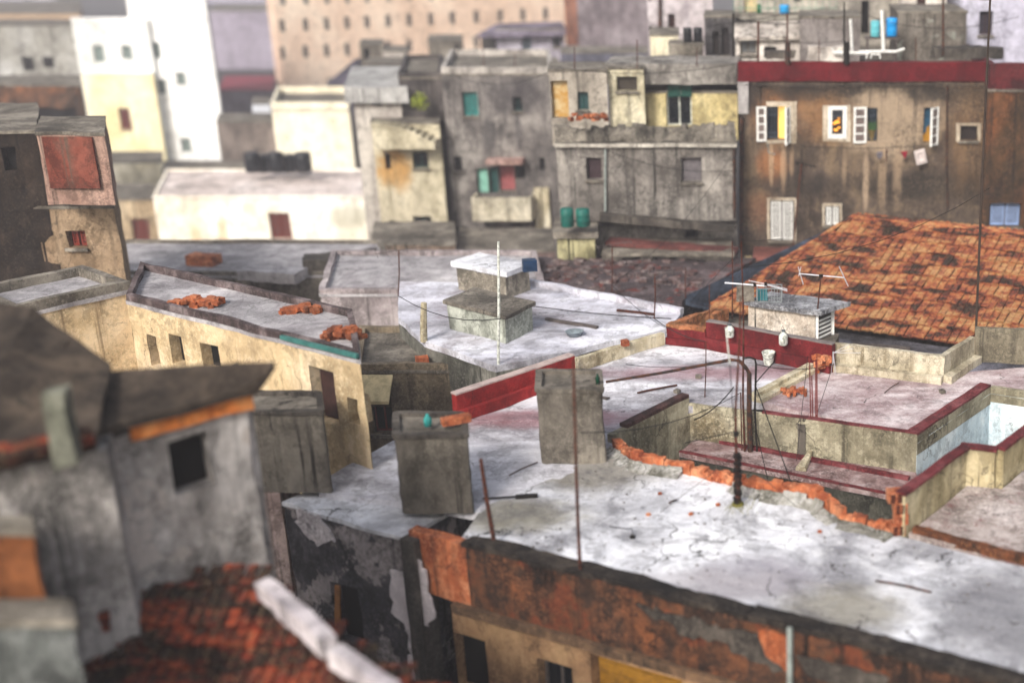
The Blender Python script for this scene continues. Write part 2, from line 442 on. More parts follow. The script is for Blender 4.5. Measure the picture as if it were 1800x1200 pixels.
# ================================================================== FOREGROUND: white roof building
ROOFW = plaster('white_roof_coat', ('#a5a5aa', '#dadbe0', '#f0f1f5'), stain='#57555a', streak=.62, scale=.38, flat=True, grain=.12, bump=.7, cracks=1.0,
    spots=[(PZ(1050, 830, 0), (1.1, .8, 1), '#77705f', .75, .5), (PZ(900, 905, 0), (1.2, .6, 1), '#85806f', .8, .5),
           (PZ(1330, 1010, 0), (1.0, .7, 1), '#9b98a0', .8, .5), (PZ(1480, 1070, 0), (.9, .7, 1), '#8e897c', .8, .5),
           (PZ(1770, 1080, 0), (1.2, 1.5, 1), '#7c7b80', .85, .5), (PZ(1250, 1030, 0), (1.2, .5, 1), '#a8a4a8', .7, .5)])
ROOFT = plaster('pale_terrace_coat', ('#8c8a8e', '#c4c3c9', '#e6e6ea'), stain='#6a6066', streak=.5, scale=.5, flat=True, grain=.14, stretch=(.5, 1.6, 1),
    spots=[(PZ(960, 735, 0), (2.2, .5, 1), '#8e4a50', .6, .5), (PZ(1300, 655, 0), (4.0, .45, 1), '#8a4a52', .5, .5)])
PINKT = plaster('pink_terrace_coat', ('#958183', '#baacad', '#d8d1d2'), stain='#77494e', streak=.55, scale=.8, flat=True, grain=.22, stretch=(.7, 1.5, 1), cracks=.9)
FRONTW = plaster('front_wall_plaster', ('#2b2522', '#4d3c32', '#86593c'), stain='#171413', streak=.85, scale=.9, peel='#865038', peel_at=.585, peel_scale=1.0, peel2='#6b4a36',
    grain=.55, cracks=.9, bump=.9)
FRONTCAP = plaster('front_wall_cap', ('#1f1b19', '#39322d', '#5a524a'), stain='#121010', streak=.6, scale=1.6, grain=.6, bump=1.0)
BEIGEW = plaster('beige_wall', ('#806650', '#a38567', '#b79a78'), stain='#57432f', streak=.35, scale=1.0, grain=.3)
FA, FB_ = PZ2(788, 941, .12), PZ2(1767, 1193, .12)
FF = Fac(FA, FB_)
fr_u = FF.u
FEND = FA + fr_u * 15.0                       # runs on past the picture
farpts = [PZ2(1590, 945), PZ2(1578, 940), PZ2(1445, 893), PZ2(1290, 852), PZ2(1180, 822), PZ2(1075, 790), PZ2(1000, 826), PZ2(848, 893)]
root = thing('apartment_house', 'flat-roofed house with a whitewashed roof and a peeling orange brown front, nearest the viewer', 'house', (FF.pt(6, 0, -2).x, FF.pt(6, 0, -2).y, -14))
far_right = PZ2(1830, 1005) ; 
inner = [FA - FF.n * .22 + fr_u * .05, FEND - FF.n * .22]
poly = [inner[0], inner[1], Vector((FEND.x + 1.5, FEND.y + 3.2)), far_right + Vector((3.0, -1.2))] + [far_right] + farpts
MB().prism(poly, -.14, 0).build('roof', ROOFW, root, rough=.035, L=.35, fr=.9)
# facade: attic band on top, recessed wall with windows under a cornice
m = MB(); F = FF; bz = -1.12
F.slab(m, .35, 15, bz, .02, -.22, 0); m.build('attic_wall', FRONTW, root, rough=.03, L=.3)
m = MB(); F.slab(m, -.9, .35, bz - .02, .02, -.24, -.03); m.build('brick_panel', BRICK, root, rough=.03, L=.25)['label'] = 'bare orange brick corner of the attic wall'
m = MB()
segs = [(.3, 5.68, .13), (5.72, 15, .16)]
for a, b, z in segs: F.slab(m, a, b, .025, z - .02, -.28, .05)
m.build('parapet_cap', FRONTCAP, root, rough=.04, L=.22)
m = MB(); F.slab(m, .0, 15, bz - .16, bz, -.2, .1); m.build('cornice', plaster('brown_cornice', ('#4d3f34', '#6f5a48', '#8c7157'), streak=.5, scale=1.4), root, rough=.02, L=.3)
lw = []
for r, k, mm in ((( 796, 1118, 857, 1215), 'plain', VOID), ((948, 1165, 1008, 1260), 'dark', GLASS), ((1042, 1172, 1200, 1300), 'planks', simple('ochre_boards', '#94691f', .7, 0, .4, 5))):
    rr = F.rect(*r, o=-.12); lw.append((rr, k, mm))
F2 = Fac(F.pt(-.2, 0, -.12), F.pt(15, 0, -.12))
ops = [F2.rect(*r) for r in ((796, 1118, 857, 1215), (948, 1165, 1008, 1260), (1042, 1172, 1200, 1300))]
m = MB(); m.holes(F2, 15.2, -14, bz - .16, ops); m.build('wall', BEIGEW, root, rough=.012, L=.4)
for o_, (rr, k, mm) in zip(ops, lw): window(root, F2, o_, k, mm)
# side and rear walls under the roof
m = MB()
for p, q in zip(poly[2:], poly[3:]): m.face((p.x, p.y, -14), (q.x, q.y, -14), (q.x, q.y, -.14), (p.x, p.y, -.14))
m.build('rear_wall', CONC_DK, root)
# downpipe / pilaster strip on the attic wall
pp = F.hit(1392, 1108); m = MB(); F.slab(m, pp[0] - .035, pp[0] + .04, -2.4, .1, .03, .10); m.build('downpipe', simple('pale_pipe', '#8f9793', .7, 0, .4, 7), root)
# teal grey render patches left by repairs, dark cap seam
PATCH = plaster('grey_render', ('#35312e', '#4d4843', '#6b645d'), streak=.4, scale=1.5, grain=.45)
def patch(F, pts, mat, root, name='plaster_patch', off=.02, thick=.012, jag=.03, seed=1):
    rr = random.Random(seed); out = []
    w = [F.hit(*p, off) for p in pts]
    for i in range(len(w)):
        a, b = w[i], w[(i+1) % len(w)]; n = max(2, int(math.dist(a, b) / .12))
        for k in range(n):
            f = k / n; out.append((a[0] + (b[0]-a[0])*f + rr.uniform(-jag, jag), a[1] + (b[1]-a[1])*f + rr.uniform(-jag, jag)))
    m = MB(); n = len(out)
    m.v = [F.pt(s, z, off) for s, z in out] + [F.pt(s, z, off - thick - .02) for s, z in out]
    m.f = [tuple(range(n))] + [(i, (i+1) % n, n + (i+1) % n, n + i) for i in range(n)]
    return m.build(name, mat, root)
patch(F, [(1120, 1062), (1385, 1133), (1385, 1190), (1330, 1165), (1260, 1128), (1190, 1110)], PATCH, root, off=.05, seed=3, jag=.06)
patch(F, [(1400, 1150), (1560, 1190), (1545, 1230), (1420, 1185)], PATCH, root, off=.05, seed=4)
patch(F, [(1332, 1106), (1385, 1118), (1385, 1180), (1345, 1150)], DUSTB, root, 'bare_brick', off=.062, jag=.03, seed=5)

# ---------------------------------------------------------------- dark grey neighbour
DGREY = plaster('charcoal_wall', ('#37373b', '#4f4d52', '#6a666b'), stain='#17171a', streak=.5, scale=1.0, peel='#b5adad', peel_at=.55, peel_scale=.9, grain=.5, bump=.8)
GA = PZ2(497, 872, 0); GB = F.pt(-1.0, 0, 0)
m_, GF = building('row_house', 'charcoal grey rendered house with flaking pale paint, left of the orange brick corner', 'house', GA, (GB.x, GB.y), 2.6, -14, -.2, DGREY,
    roofm=ROOFW, rough=.05, L=.4, wins=[(588, 1028, 634, 1130, 'plain', VOID)])
m = MB(); GF.slab(m, GF.S + .02, GF.S + .34, -14, -.1, -.3, .12); m.build('pilaster', CONC_DK, m_, rough=.03)
patch(GF, [(690, 1010), (745, 985), (765, 1080), (735, 1110), (742, 1200), (722, 1200), (715, 1100), (690, 1075)], plaster('flaked_white', ('#a79fa4', '#c6bfc2', '#dcd5d6'), streak=.5), m_, off=.07, jag=.09, seed=8)
patch(GF, [(520, 895), (560, 905), (590, 950), (560, 960), (520, 920)], MATS['flaked_white'], m_, off=.06, jag=.05, seed=9)
patch(GF, [(588, 1028), (597, 1030), (597, 1132), (588, 1130)], simple('ochre_jamb', '#8a5a2a', .8), m_, off=.05, jag=.008, seed=9)

# ---------------------------------------------------------------- terrace house (white + pink decks round the courtyard)
root = thing('terrace_house', 'walled roof terrace house with pale and pink decks around a sunken courtyard', 'house', PZ(1300, 680, -14) * 1.0)
root.location.z = -14
tp = [PZ2(838, 905), PZ2(1000, 838), PZ2(1068, 800), PZ2(1078, 775), PZ2(1210, 712), PZ2(1340, 707), PZ2(1455, 655), PZ2(1460, 612), PZ2(1170, 585), PZ2(1010, 640), PZ2(812, 738), PZ2(690, 775), PZ2(560, 845), PZ2(560, 862)]
tp[0] = PZ2(845, 900)
MB().prism(tp, -.16, -.012).build('deck', ROOFT, root, rough=.03, L=.4)['label'] = 'pale whitewashed terrace deck'
pk = [PZ2(1340, 707), PZ2(1612, 765), PZ2(1742, 678), PZ2(1850, 692), PZ2(1850, 640), PZ2(1690, 655), PZ2(1455, 645)]
MB().prism(pk, -.16, -.004).build('deck', PINKT, root, rough=.02, L=.4)['label'] = 'faded pink terrace deck'
COURT = plaster('courtyard_wall', ('#77715f', '#a09a86', '#bfb9a5'), stain='#4b463a', streak=.5, scale=.7, grain=.4, cracks=1.0, bump=.8,
    spots=[(PZ(1240, 760, -.5), (.5, .5, .4), '#6d5a33', .6, .5), (PZ(1345, 790, -.6), (.5, .6, .5), '#3d3a30', .7, .5)])
REDC = plaster('dark_red_coping', ('#5a2428', '#743338', '#8c5658'), stain='#38191b', streak=.4, scale=2, grain=.4)
RAILC = plaster('brown_coping', ('#33211f', '#4d3230', '#6b4f4b'), streak=.3, scale=3)
T = .16
def wall_run(m, p, q, z0, z1, t=T, side=1):
    """slab between 2D points, thickness to one side"""
    u = (q - p).normalized(); n = Vector((u.y, -u.x)) * side * t
    m.prism([p, q, q + n, p + n], z0, z1); return m
cA, cB, cC, cD = PZ2(1078, 778), PZ2(1212, 711), PZ2(1612, 766), PZ2(1742, 679)
m = MB(); wall_run(m, cB, cC, -4, -.165, .12, -1); wall_run(m, cA, cB, -4, -.165, .12, -1); m.build('courtyard_wall', COURT, root, rough=.012, L=.35)
m = MB(); wall_run(m, cB, cC, -.16, .03, .07, -1); m.build('deck_edge', COURT, root, rough=.012, L=.3)
m = MB(); wall_run(m, cB + (cC-cB)*.33, cC, .03, .055, .14, -1); m.build('coping', REDC, root, rough=.01, L=.3)
m = MB(); wall_run(m, cA, cB, -.16, .16, .15, -1); m.build('parapet', COURT, root, rough=.012, L=.3)
m = MB(); wall_run(m, cA + (cB-cA)*.18, cB, .165, .24, .2, -1); m.build('coping', RAILC, root, rough=.01, L=.3)
# parapet that bends round the pale blue shaft
PALEB = plaster('pale_blue_wall', ('#a9bcc6', '#cfdde4', '#e8f0f3'), stain='#7b8f93', streak=.3, scale=.6, grain=.2)
m = MB(); wall_run(m, cC, cD, -.165, .0, .12, -1); wall_run(m, cD, PZ2(1860, 697), -.165, 0, .12, -1)
m.build('shaft_rim', COURT, root, rough=.012, L=.3)
m = MB(); wall_run(m, cC, cD, .003, .05, .26, -1); m.build('coping', REDC, root, rough=.012, L=.3)
m = MB(); wall_run(m, cC, cD, -5, -.17, .1, -1); wall_run(m, cD, PZ2(1860, 697), -5, -.17, .1, -1)
m.build('shaft_wall', PALEB, root, rough=.01)
m = MB(); cN = (cD-cC).normalized(); nn = Vector((cN.y, -cN.x)) * .012
wall_run(m, cC, cD, -.42, -.171, .01, 1); wall_run(m, cD, PZ2(1860, 697), -.36, -.171, .01, 1); m.build('shaft_band', COURT, root)
# sunken ledge
LEDGE = plaster('ledge_top', ('#6d5653', '#9a8583', '#b9adac'), stain='#5c2b2f', streak=.5, scale=1.2, grain=.45, flat=True)
MOSSY = plaster('mossy_face', ('#2c2b26', '#4a4942', '#6c6a60'), stain='#191813', streak=.6, scale=1.2, grain=.5)
lz = -.80
la, lb = PZ2(1193, 795, lz), PZ2(1573, 872, lz); 
lp = [la, lb, lb + (cC - cB).normalized() * .6, cC + Vector((.0, -.02)), cB + (cC-cB)*.0 + Vector((.1, -.02))]
m = MB(); m.prism(lp, lz - .1, lz); m.build('ledge', LEDGE, root, rough=.012, L=.3)
m = MB(); m.prism([p + Vector((0, .05)) for p in lp[:3]] + lp[3:], -4, lz - .102); m.build('ledge_wall', MOSSY, root, rough=.02, L=.3)
m = MB(); wall_run(m, la, lb, lz + .004, lz + .04, .07, -1); wall_run(m, la + (cB-la)*.65 + Vector((.7,0)), lb + (cC-lb)*.62, lz + .003, lz + .07, .12, -1); m.build('coping', REDC, root, rough=.01, L=.3)
# outer walls
m = MB()
for p, q in ((tp[-2], tp[-1]), (tp[-4], tp[-3]), (tp[-3], tp[-2])): m.face((p.x, p.y, -14), (q.x, q.y, -14), (q.x, q.y, -.16), (p.x, p.y, -.16))
m.build('outer_wall', CONC, root)
m = MB(); m.prism([cA + Vector((-.1,-.6)), PZ2(1600, 935), PZ2(1600, 790), cB], -4.1, -4); m.build('courtyard_floor', CONC_DK, root)
# curb between the decks
CURB = plaster('cream_curb', ('#9a9078', '#c5bba2', '#ded7c4'), stain='#6b5f48', streak=.35, scale=1.4, grain=.35)
m = MB(); wall_run(m, PZ2(1340, 709), PZ2(1462, 640), 0, .09, .30, -1); wall_run(m, PZ2(1330, 706), PZ2(1452, 640), 0, .17, .16, -1)
m.build('deck_curb', CURB, root, rough=.012, L=.3)
# red parapets: side one and rear one
REDW = plaster('dark_red_wall', ('#55161b', '#6b1d22', '#803034'), stain='#3d1317', streak=.35, scale=1.3, grain=.3, peel='#a08a80', peel_at=.73, peel_scale=2.2)
REDB = plaster('bright_red_wall', ('#7d1c1e', '#952627', '#a63c39'), stain='#5d1719', streak=.25, scale=1.3, grain=.2)
def redwall(px0, py0, px1, py1, h, mat, name, label, t=.16, ledge=.2):
    p, q = PZ2(px0, py0), PZ2(px1, py1)
    r_ = thing(name, label, 'parapet', (*((p + q) / 2), 0))
    m = MB(); wall_run(m, p, q, .0, h, t, -1); m.build('wall', mat, r_, rough=.015, L=.25)
    if ledge: m = MB(); wall_run(m, p, q, .0, h * .42, ledge, 1); m.build('skirting', mat, r_, rough=.02, L=.25)
    return r_, p, q
rw1, p, q = redwall(806, 740, 1012, 667, .56, REDB, 'terrace_parapet', 'sloping-looking bright red parapet behind the concrete tank on the pale terrace', ledge=.12)
m = MB(); wall_run(m, p, q, .565, .60, .2, -1); m.build('coping', simple('worn_coping', '#b9a6a0', .8), rw1, rough=.01, L=.3)
rw2, p, q = redwall(1242, 611, 1462, 655, .66, REDW, 'terrace_parapet', 'tall dark red parapet with white jugs hanging on it, behind the bucket', ledge=.10)
m = MB(); wall_run(m, p, q, .665, .69, .17, -1); m.build('coping', simple('grey_coping', '#7d7471', .8), rw2, rough=.01, L=.2)
rw3, p3, q3 = redwall(1172, 603, 1241, 612, .42, REDW, 'terrace_parapet', 'low broken dark red parapet with exposed orange brick, left of the tall red one', ledge=.10)
m = MB(); wall_run(m, p3, q3, .425, .50, .18, -1); wall_run(m, p3 + Vector((.1, .2)), p3 + Vector((1.3, 1.5)), 0.0, .45, .15, -1); wall_run(m, p3 + Vector((1.3, 1.5)), q3 + Vector((0.0, 1.3)), 0.0, .45, .15, -1)
m.build('broken_brick', plaster('mossy_brick', ('#7b5a3c', '#a9714d', '#b98b6b'), stain='#4b4530', streak=.6, scale=2, grain=.5), rw3, rough=.05, L=.15)
m = MB()
rr = random.Random(4)
for i in range(26):
    px, py = rr.uniform(1428, 1458), rr.uniform(618, 650); c = PZ(px, py + 10, .0); m.box((c.x, c.y - .15, rr.uniform(.04, .45)), (rr.uniform(.06, .14),) * 3, rr.random())
m.build('crumbled_end', BRICK, rw2, rough=.02)
# beige parapet at the rear of the pink deck
BW = plaster('beige_parapet', ('#8f8775', '#b3ab98', '#cdc6b5'), stain='#6d5f45', streak=.5, scale=.9, grain=.35)
rt = thing('rear_parapet', 'beige rendered parapet with a stepped skirting behind the pink terrace', 'parapet', PZ(1560, 655, 0))
b0, b1, b2 = PZ2(1464, 648), PZ2(1658, 672), PZ2(1712, 636)
m = MB(); wall_run(m, b0, b1, 0, .62, .14, -1); wall_run(m, b1, b2, 0, .62, .14, -1); m.build('wall', BW, rt, rough=.02, L=.25)
m = MB(); wall_run(m, b0, b1 , 0, .17, .2, 1); wall_run(m, b1, b2, 0, .17, .2, 1); m.build('skirting', BW, rt, rough=.02, L=.25)
m = MB(); wall_run(m, b2, PZ2(1900, 646), 0, .85, .14, -1); m.build('wall', plaster('mossy_parapet', ('#5f594e', '#7d7667', '#938c7b'), streak=.5), rt, rough=.02, L=.3)
# low pale wall between the two roofs
lw_ = MB(); wall_run(lw_, PZ2(1018, 652), PZ2(1168, 606), 0, .30, .15, -1)
solo(lw_, 'low_wall', 'low cream wall dividing the pale terrace from the farther white roof', 'wall', CURB, rough=.025, L=.25)

# ---------------------------------------------------------------- jagged brick parapet of the light well
rr = random.Random(11)
bw = thing('broken_brick_wall', 'crumbling orange hollow-brick parapet along the edge of the whitewashed roof', 'wall', PZ(1300, 855, 0))
line = [(1075, 792), (1110, 818), (1150, 826), (1200, 832), (1290, 856), (1340, 872), (1420, 885), (1450, 900), (1475, 918), (1520, 925), (1572, 944)]
pts = [PZ2(*p) for p in line]; hts = [.22, .24, .22, .2, .2, .32, .3, .3, .15, .13, .2]
m = MB(); cap = MB()
for i in range(len(pts) - 1):
    a, b = pts[i], pts[i+1]; n = max(2, int((b - a).length / .16))
    for k in range(n):
        p = a + (b - a) * (k / n); q = a + (b - a) * ((k + 1) / n); h = hts[i] + (hts[i+1] - hts[i]) * k / n
        u = (q - p).normalized(); nrm = Vector((u.y, -u.x)); j = rr.uniform(-.03, .03)
        h2 = h + rr.choice((-.07, -.03, 0, 0, .02, .05)); o1 = rr.uniform(.0, .03)
        m.prism([p + nrm * (j - .02), q + nrm * (j - .02), q - nrm * (.15 + o1), p - nrm * (.15 + o1)], -.02, h2)
m.build('brick_course', BRICK, bw, rough=.028, L=.09, fr=5)
m = MB()
for i in range(len(pts) - 1):
    if i in (3,): continue
    a, b = pts[i], pts[i+1]; n = max(2, int((b - a).length / .2))
    for k in range(n):
        p = a + (b - a) * (k / n); q = a + (b - a) * ((k + 1) / n); u = (q - p).normalized(); nrm = Vector((u.y, -u.x))
        h = min(hts[i], hts[i+1]) * rr.uniform(.45, .8)
        m.prism([p + nrm * .05, q + nrm * .05, q + nrm * .02, p + nrm * .02], 0, h)
        m.prism([p + nrm * .28, q + nrm * .28, q + nrm * .02, p + nrm * .02], [0.0, 0.0, 0, 0], [.01, .01, h * .8, h * .8])
m.build('mortar_skirt', plaster('mossy_mortar', ('#6e6c62', '#96948d', '#bdbcba'), stain='#3f4030', streak=.6, scale=1.5, grain=.5), bw, rough=.03, L=.1, fr=4)
# hollow-brick pier
pier = thing('hollow_brick_pier', 'short pier of stacked orange hollow bricks at the end of the red-topped wall', 'pier', PZ(1578, 942, 0))
pc = PZ(1578, 944, 0); s0 = .21; bz0 = 0
HOLE = simple('brick_hole', '#3a150c', .9)
rr = random.Random(3)
for i in range(4):
    m = MB(); cx = pc.x + (.00, .05, .03, -.05)[i]; cy = pc.y + .16; w_ = (.24, .22, .22, .27)[i]; z = .01 + i * .20
    m.box((cx, cy, z + .095), (w_, .26, .185), .12)
    b = m.build('hollow_brick', BRICK, pier, rough=.006, L=.1)
    h = MB()
    for a in (-1, 1):
        for c_ in (-1, 0, 1):
            h.box((cx + a * w_ * .22 + .016, cy - .137 + a * w_ * .22 * .12, z + .095 + c_ * .055), (w_ * .30, .02, .036), .12)
    if i != 1: h.build('cavity', HOLE, b)

# ---------------------------------------------------------------- red-topped wall and lower right terrace
rt2 = thing('terrace_wall', 'beige garden-height wall with a dull red coping, bending round the mottled lower terrace', 'wall', PZ(1640, 880, 0))
k0, k1, k2, k3 = PZ2(1577, 866, .78), PZ2(1692, 780, .78), PZ2(1752, 787, .78), PZ2(1880, 690, .78)
WBE = plaster('pale_beige_wall', ('#8d8263', '#b0a587', '#c7bda2'), stain='#4d4632', streak=.5, scale=.8, grain=.3)
for p, q in ((k0, k1), (k1, k2), (k2, k3)):
    m = MB(); wall_run(m, p, q, -.02, .75, .15, 1); m.build('wall', WBE, rt2, rough=.015, L=.3)
m = MB()
for p, q in ((k0, k1), (k1, k2), (k2, k3)): wall_run(m, p - Vector((.03, 0)), q + Vector((.02, 0)), .765, .82, .2, 1)
m.build('coping', REDC, rt2, rough=.012, L=.3)
m = MB(); wall_run(m, k0, k1, -5, -.02, .15, 1); wall_run(m, k1, k2, -5, -.02, .15, 1); wall_run(m, k2, k3, -5, -.02, .15, 1); m.build('shaft_side', COURT, rt2)
lt = thing('lower_terrace', 'mottled pink and grey terrace deck in front of the red-topped wall at the right', 'terrace', PZ(1750, 900, -4))
MOTT = plaster('mottled_deck', ('#8a7f7a', '#b0a6a2', '#c9c1bf'), stain='#733a3f', streak=.8, scale=1.0, grain=.4, flat=True)
kk0 = PZ2(1597, 940)
m = MB(); m.prism([kk0, PZ2(1850, 1002), PZ2(1990, 990), PZ2(1990, 700), k3 + Vector((0.12, -.1)), k2 + Vector((.1, -.16)), k1 + Vector((.12, -.15))], -.12, .03)
m.build('deck', MOTT, lt, rough=.015, L=.35)
m = MB(); wall_run(m, kk0 + Vector((.05, -.01)), PZ2(1850, 1004), -.02, .12, .16, -1); m.build('edge_curb', plaster('brown_curb', ('#5c3b27', '#7d5136', '#94694a'), stain='#2f241b', streak=.6, scale=2, grain=.5), lt, rough=.03, L=.15)
m = MB(); m.prism([kk0 + Vector((.1, .1)), PZ2(1850, 1002) + Vector((0, .1)), PZ2(1990, 990), PZ2(1990, 700)], -14, -.13); m.build('wall', CONC_DK, lt)

# ---------------------------------------------------------------- concrete tanks
def tank(x0, x1, yt, yb, z, name_lab, depth=1.1, lid=True, extra=-0.0, yaw=.12):
    p, q = PZ2(x0, yb, z), PZ2(x1, yb, z); F = Fac(p, q)
    # turn the body a little so that its side shows
    dvv = Vector(((p.x + q.x) / 2 * .93, (p.y + q.y) / 2)).normalized() * depth; dn = dvv.normalized()
    top = F.hit((x0 + x1) / 2, yt)[1]
    r_ = thing('water_tank', name_lab, 'water tank', ((p.x + q.x) / 2, p.y + depth / 2, z + extra), 'square concrete roof tanks')
    def cham(P4, r=.09):
        out = []
        for k in range(4):
            a_, b_, c_ = P4[k - 1], P4[k], P4[(k + 1) % 4]
            u1, u2 = (a_ - b_).normalized(), (c_ - b_).normalized()
            out += [b_ + u1 * r, b_ + u1 * r * .3 + u2 * r * .3, b_ + u2 * r]
        return out
    m = MB(); m.prism(cham([p, q, q + dvv, p + dvv]), z + extra, top - .08)
    m.build('body', TANKC, r_, rough=.03, L=.25)
    if lid:
        m = MB(); e = .03; t = .1
        ux = Vector((1, 0))
        P4 = [p - ux*e - dn*e, q + ux*e - dn*e, q + dvv + ux*e + dn*e, p + dvv - ux*e + dn*e]
        I4 = [p + ux*t + dn*t, q - ux*t + dn*t, q + dvv - ux*t - dn*t, p + dvv + ux*t - dn*t]
        P4, I4 = cham(P4), cham(I4, .05)
        for k in range(12): j = (k + 1) % 12; m.prism([P4[k], P4[j], I4[j], I4[k]], top - .078, top + .0)
        m.build('rim', CONC_DK if lid == 2 else TANKC, r_, rough=.02, L=.2)
    return r_, p, q, top, depth
t1, p, q, top, dp = tank(951, 1066, 683, 816, .0, 'square concrete tank behind the rusty leaning mast, rightmost of the tanks')
t2, p2, q2, top2, _ = tank(707, 834, 763, 903, .0, 'square concrete tank with a bottle and bricks on top, middle of the tanks', lid=2)
t3, p3_, q3_, top3, _ = tank(442, 586, 722, 865, .0, 'square concrete tank on the corner of the charcoal house, leftmost of the tanks', lid=2)
m = MB(); m.prism([p3_ + Vector((.02, .03)), p3_ + Vector((.5, .03)), p3_ + Vector((.5, .9)), p3_ + Vector((.02, .9))], -14, -.01)
m.build('pier', plaster('pinkish_pier', ('#8d7c77', '#b8a5a0', '#cdbdb8'), streak=.4), t3, rough=.02)
# odds on the middle tank
c = PZ(760, 752, top2)
solo(MB().box((c.x + .35, c.y + .25, top2 + .06), (.5, .2, .12), .5), 'loose_bricks', 'loose orange bricks lying on the middle concrete tank', 'bricks', BRICK, rough=.01, L=.1)
solo(MB().lathe((c.x - .1, c.y + .1, top2 + .002), [(.07, 0), (.07, .14), (.03, .19), (.03, .22)]), 'bottle', 'teal plastic bottle on the rim of the middle tank', 'bottle', TEAL, smooth=True)
c = PZ(1048, 655, top)
solo(MB().lathe((p.x + 1.13, p.y + .25, top + .004), [(.04, 0), (.045, .12), (.02, .17), (.02, .2)]), 'bottle', 'green glass bottle on the back corner of the rightmost tank', 'bottle', simple('bottle_green', '#0e3b2a', .2), smooth=True)
ZZ = lambda z: 10 - (10 - z) * .62          # the row at the left stands on higher ground, nearer the viewer
# ================================================================== TILED HOUSE
TILE = tile_mat('clay_tile', [(.0, '#1c1411'), (.2, '#33201a'), (.3, '#6e3226'), (.42, '#9a5535'), (.54, '#9c683f'), (.66, '#b38e60'), (.8, '#96573c'), (.95, '#4a2a1e')], mossf=.2)
TILE2 = tile_mat('old_red_tile', [(.0, '#120d0b'), (.3, '#2a1813'), (.5, '#6b2617'), (.66, '#a04628'), (.8, '#5f4630'), (1, '#3a332e')], moss='#15120f', mossf=.85)
def tiled(root, poly3, O, U, V, w=.21, l=.64, mat=TILE, name='roof_tiles', seed=2, rise=.04):
    """clay tiles on the plane O + uU + vV, inside the 3D polygon"""
    N = U.cross(V).normalized()
    if N.z < 0: N = -N
    P2 = [((p - O).dot(U), (p - O).dot(V)) for p in poly3]
    def inside(x, y):
        c = False; n = len(P2)
        for i in range(n):
            (x1, y1), (x2, y2) = P2[i], P2[(i+1) % n]
            if (y1 > y) != (y2 > y) and x < (x2 - x1) * (y - y1) / (y2 - y1) + x1: c = not c
        return c
    us = [p[0] for p in P2]; vs_ = [p[1] for p in P2]; rr = random.Random(seed); m = MB(); K = 4
    v = min(vs_) - l * .2; row = 0
    while v < max(vs_):
        u = min(us)
        while u < max(us):
            if inside(u + w/2, v + l * .45):
                ju, jv, jn, tw = rr.uniform(-.012, .012), rr.uniform(-.03, .03), rr.uniform(0, .015), rr.uniform(-.02, .02)
                b = len(m.v)
                for e, (vv, hh) in enumerate(((v + jv - .04, .105), (v + jv + l, .03))):
                    for k in range(K + 1):
                        a = math.pi * k / K; x = u + ju + w/2 - math.cos(a) * w * .47 + (tw if e else -tw)
                        m.v.append(O + U * x + V * vv + N * (hh + jn + math.sin(a) * rise))
                    # underside lip for thickness
                for k in range(K): m.f.append((b + k, b + k + 1, b + K + 2 + k, b + K + 1 + k))
                b2 = len(m.v)
                for k in range(K + 1): m.v.append(m.v[b + k] - N * .06)
                for k in range(K): m.f.append((b2 + k, b2 + k + 1, b + k + 1, b + k))
            u += w
        v += l * .86; row += 1
    o = m.build(name, mat, root)
    d = MB(); n = len(poly3); d.v = list(poly3) + [p - N * .12 for p in poly3]
    d.f = [tuple(range(n)), tuple(range(n, 2*n))[::-1]] + [(i, (i+1) % n, n + (i+1) % n, n + i) for i in range(n)]
    d.build('roof_deck', simple('roof_boards', '#2a1a14', .9), root)
    return o
ez, rz_ = -1.0, .9
E0, E1, R0 = PZ(1250, 541, ez), PZ(1700, 604, ez), PZ(1500, 386, rz_)
U = (E1 - E0).normalized(); rel = R0 - E0; V = (rel - U * rel.dot(U)).normalized(); Llen = rel.dot(V)
E2 = E0 + U * 16; R2 = R0 + U * 13
th = thing('tiled_house', 'house under a large patchy orange clay tile roof below the brown facade', 'house', (E0.x + 5, E0.y + 4, -14))
tiled(th, [E0, E2, R2, R0], E0, U, V)
Ub = PZ(1192, 526, ez)
m = MB(); m.face(E0 + Vector((0, 0, .03)), R0 + Vector((0, 0, .03)), Ub); m.face(E0, Ub, Ub - Vector((0, 0, .12)), E0 - Vector((0, 0, .12)))
for k in range(14):
    f = k / 14; m.bar(E0.lerp(Ub, f) + Vector((0, 0, .035)), R0.lerp(R0, f) * (1 - .0) + Vector((0, 0, .035)), .03)
m.build('hip_sheeting', plaster('blue_grey_sheet', ('#22262f', '#3b4350', '#566070'), streak=.4, scale=1.5), th)
m = MB(); m.tube([E0 + Vector((0, 0, .08)), R0 + Vector((0, 0, .1))], .07); m.tube([R0 + Vector((0, 0, .1)), R2 + Vector((0, 0, .1))], .09); m.build('ridge_tiles', TILE, th, rough=.04, L=.3)
bd = Vector((V.x, V.y)).normalized()
w0 = Vector((E0.x, E0.y)) + bd * .3; w1 = Vector((E2.x, E2.y)) + bd * .3
m = MB(); m.prism([w0, w1, w1 + bd * 7, w0 + bd * 7], -14, ez - .2); m.build('wall', CONC_DK, th)
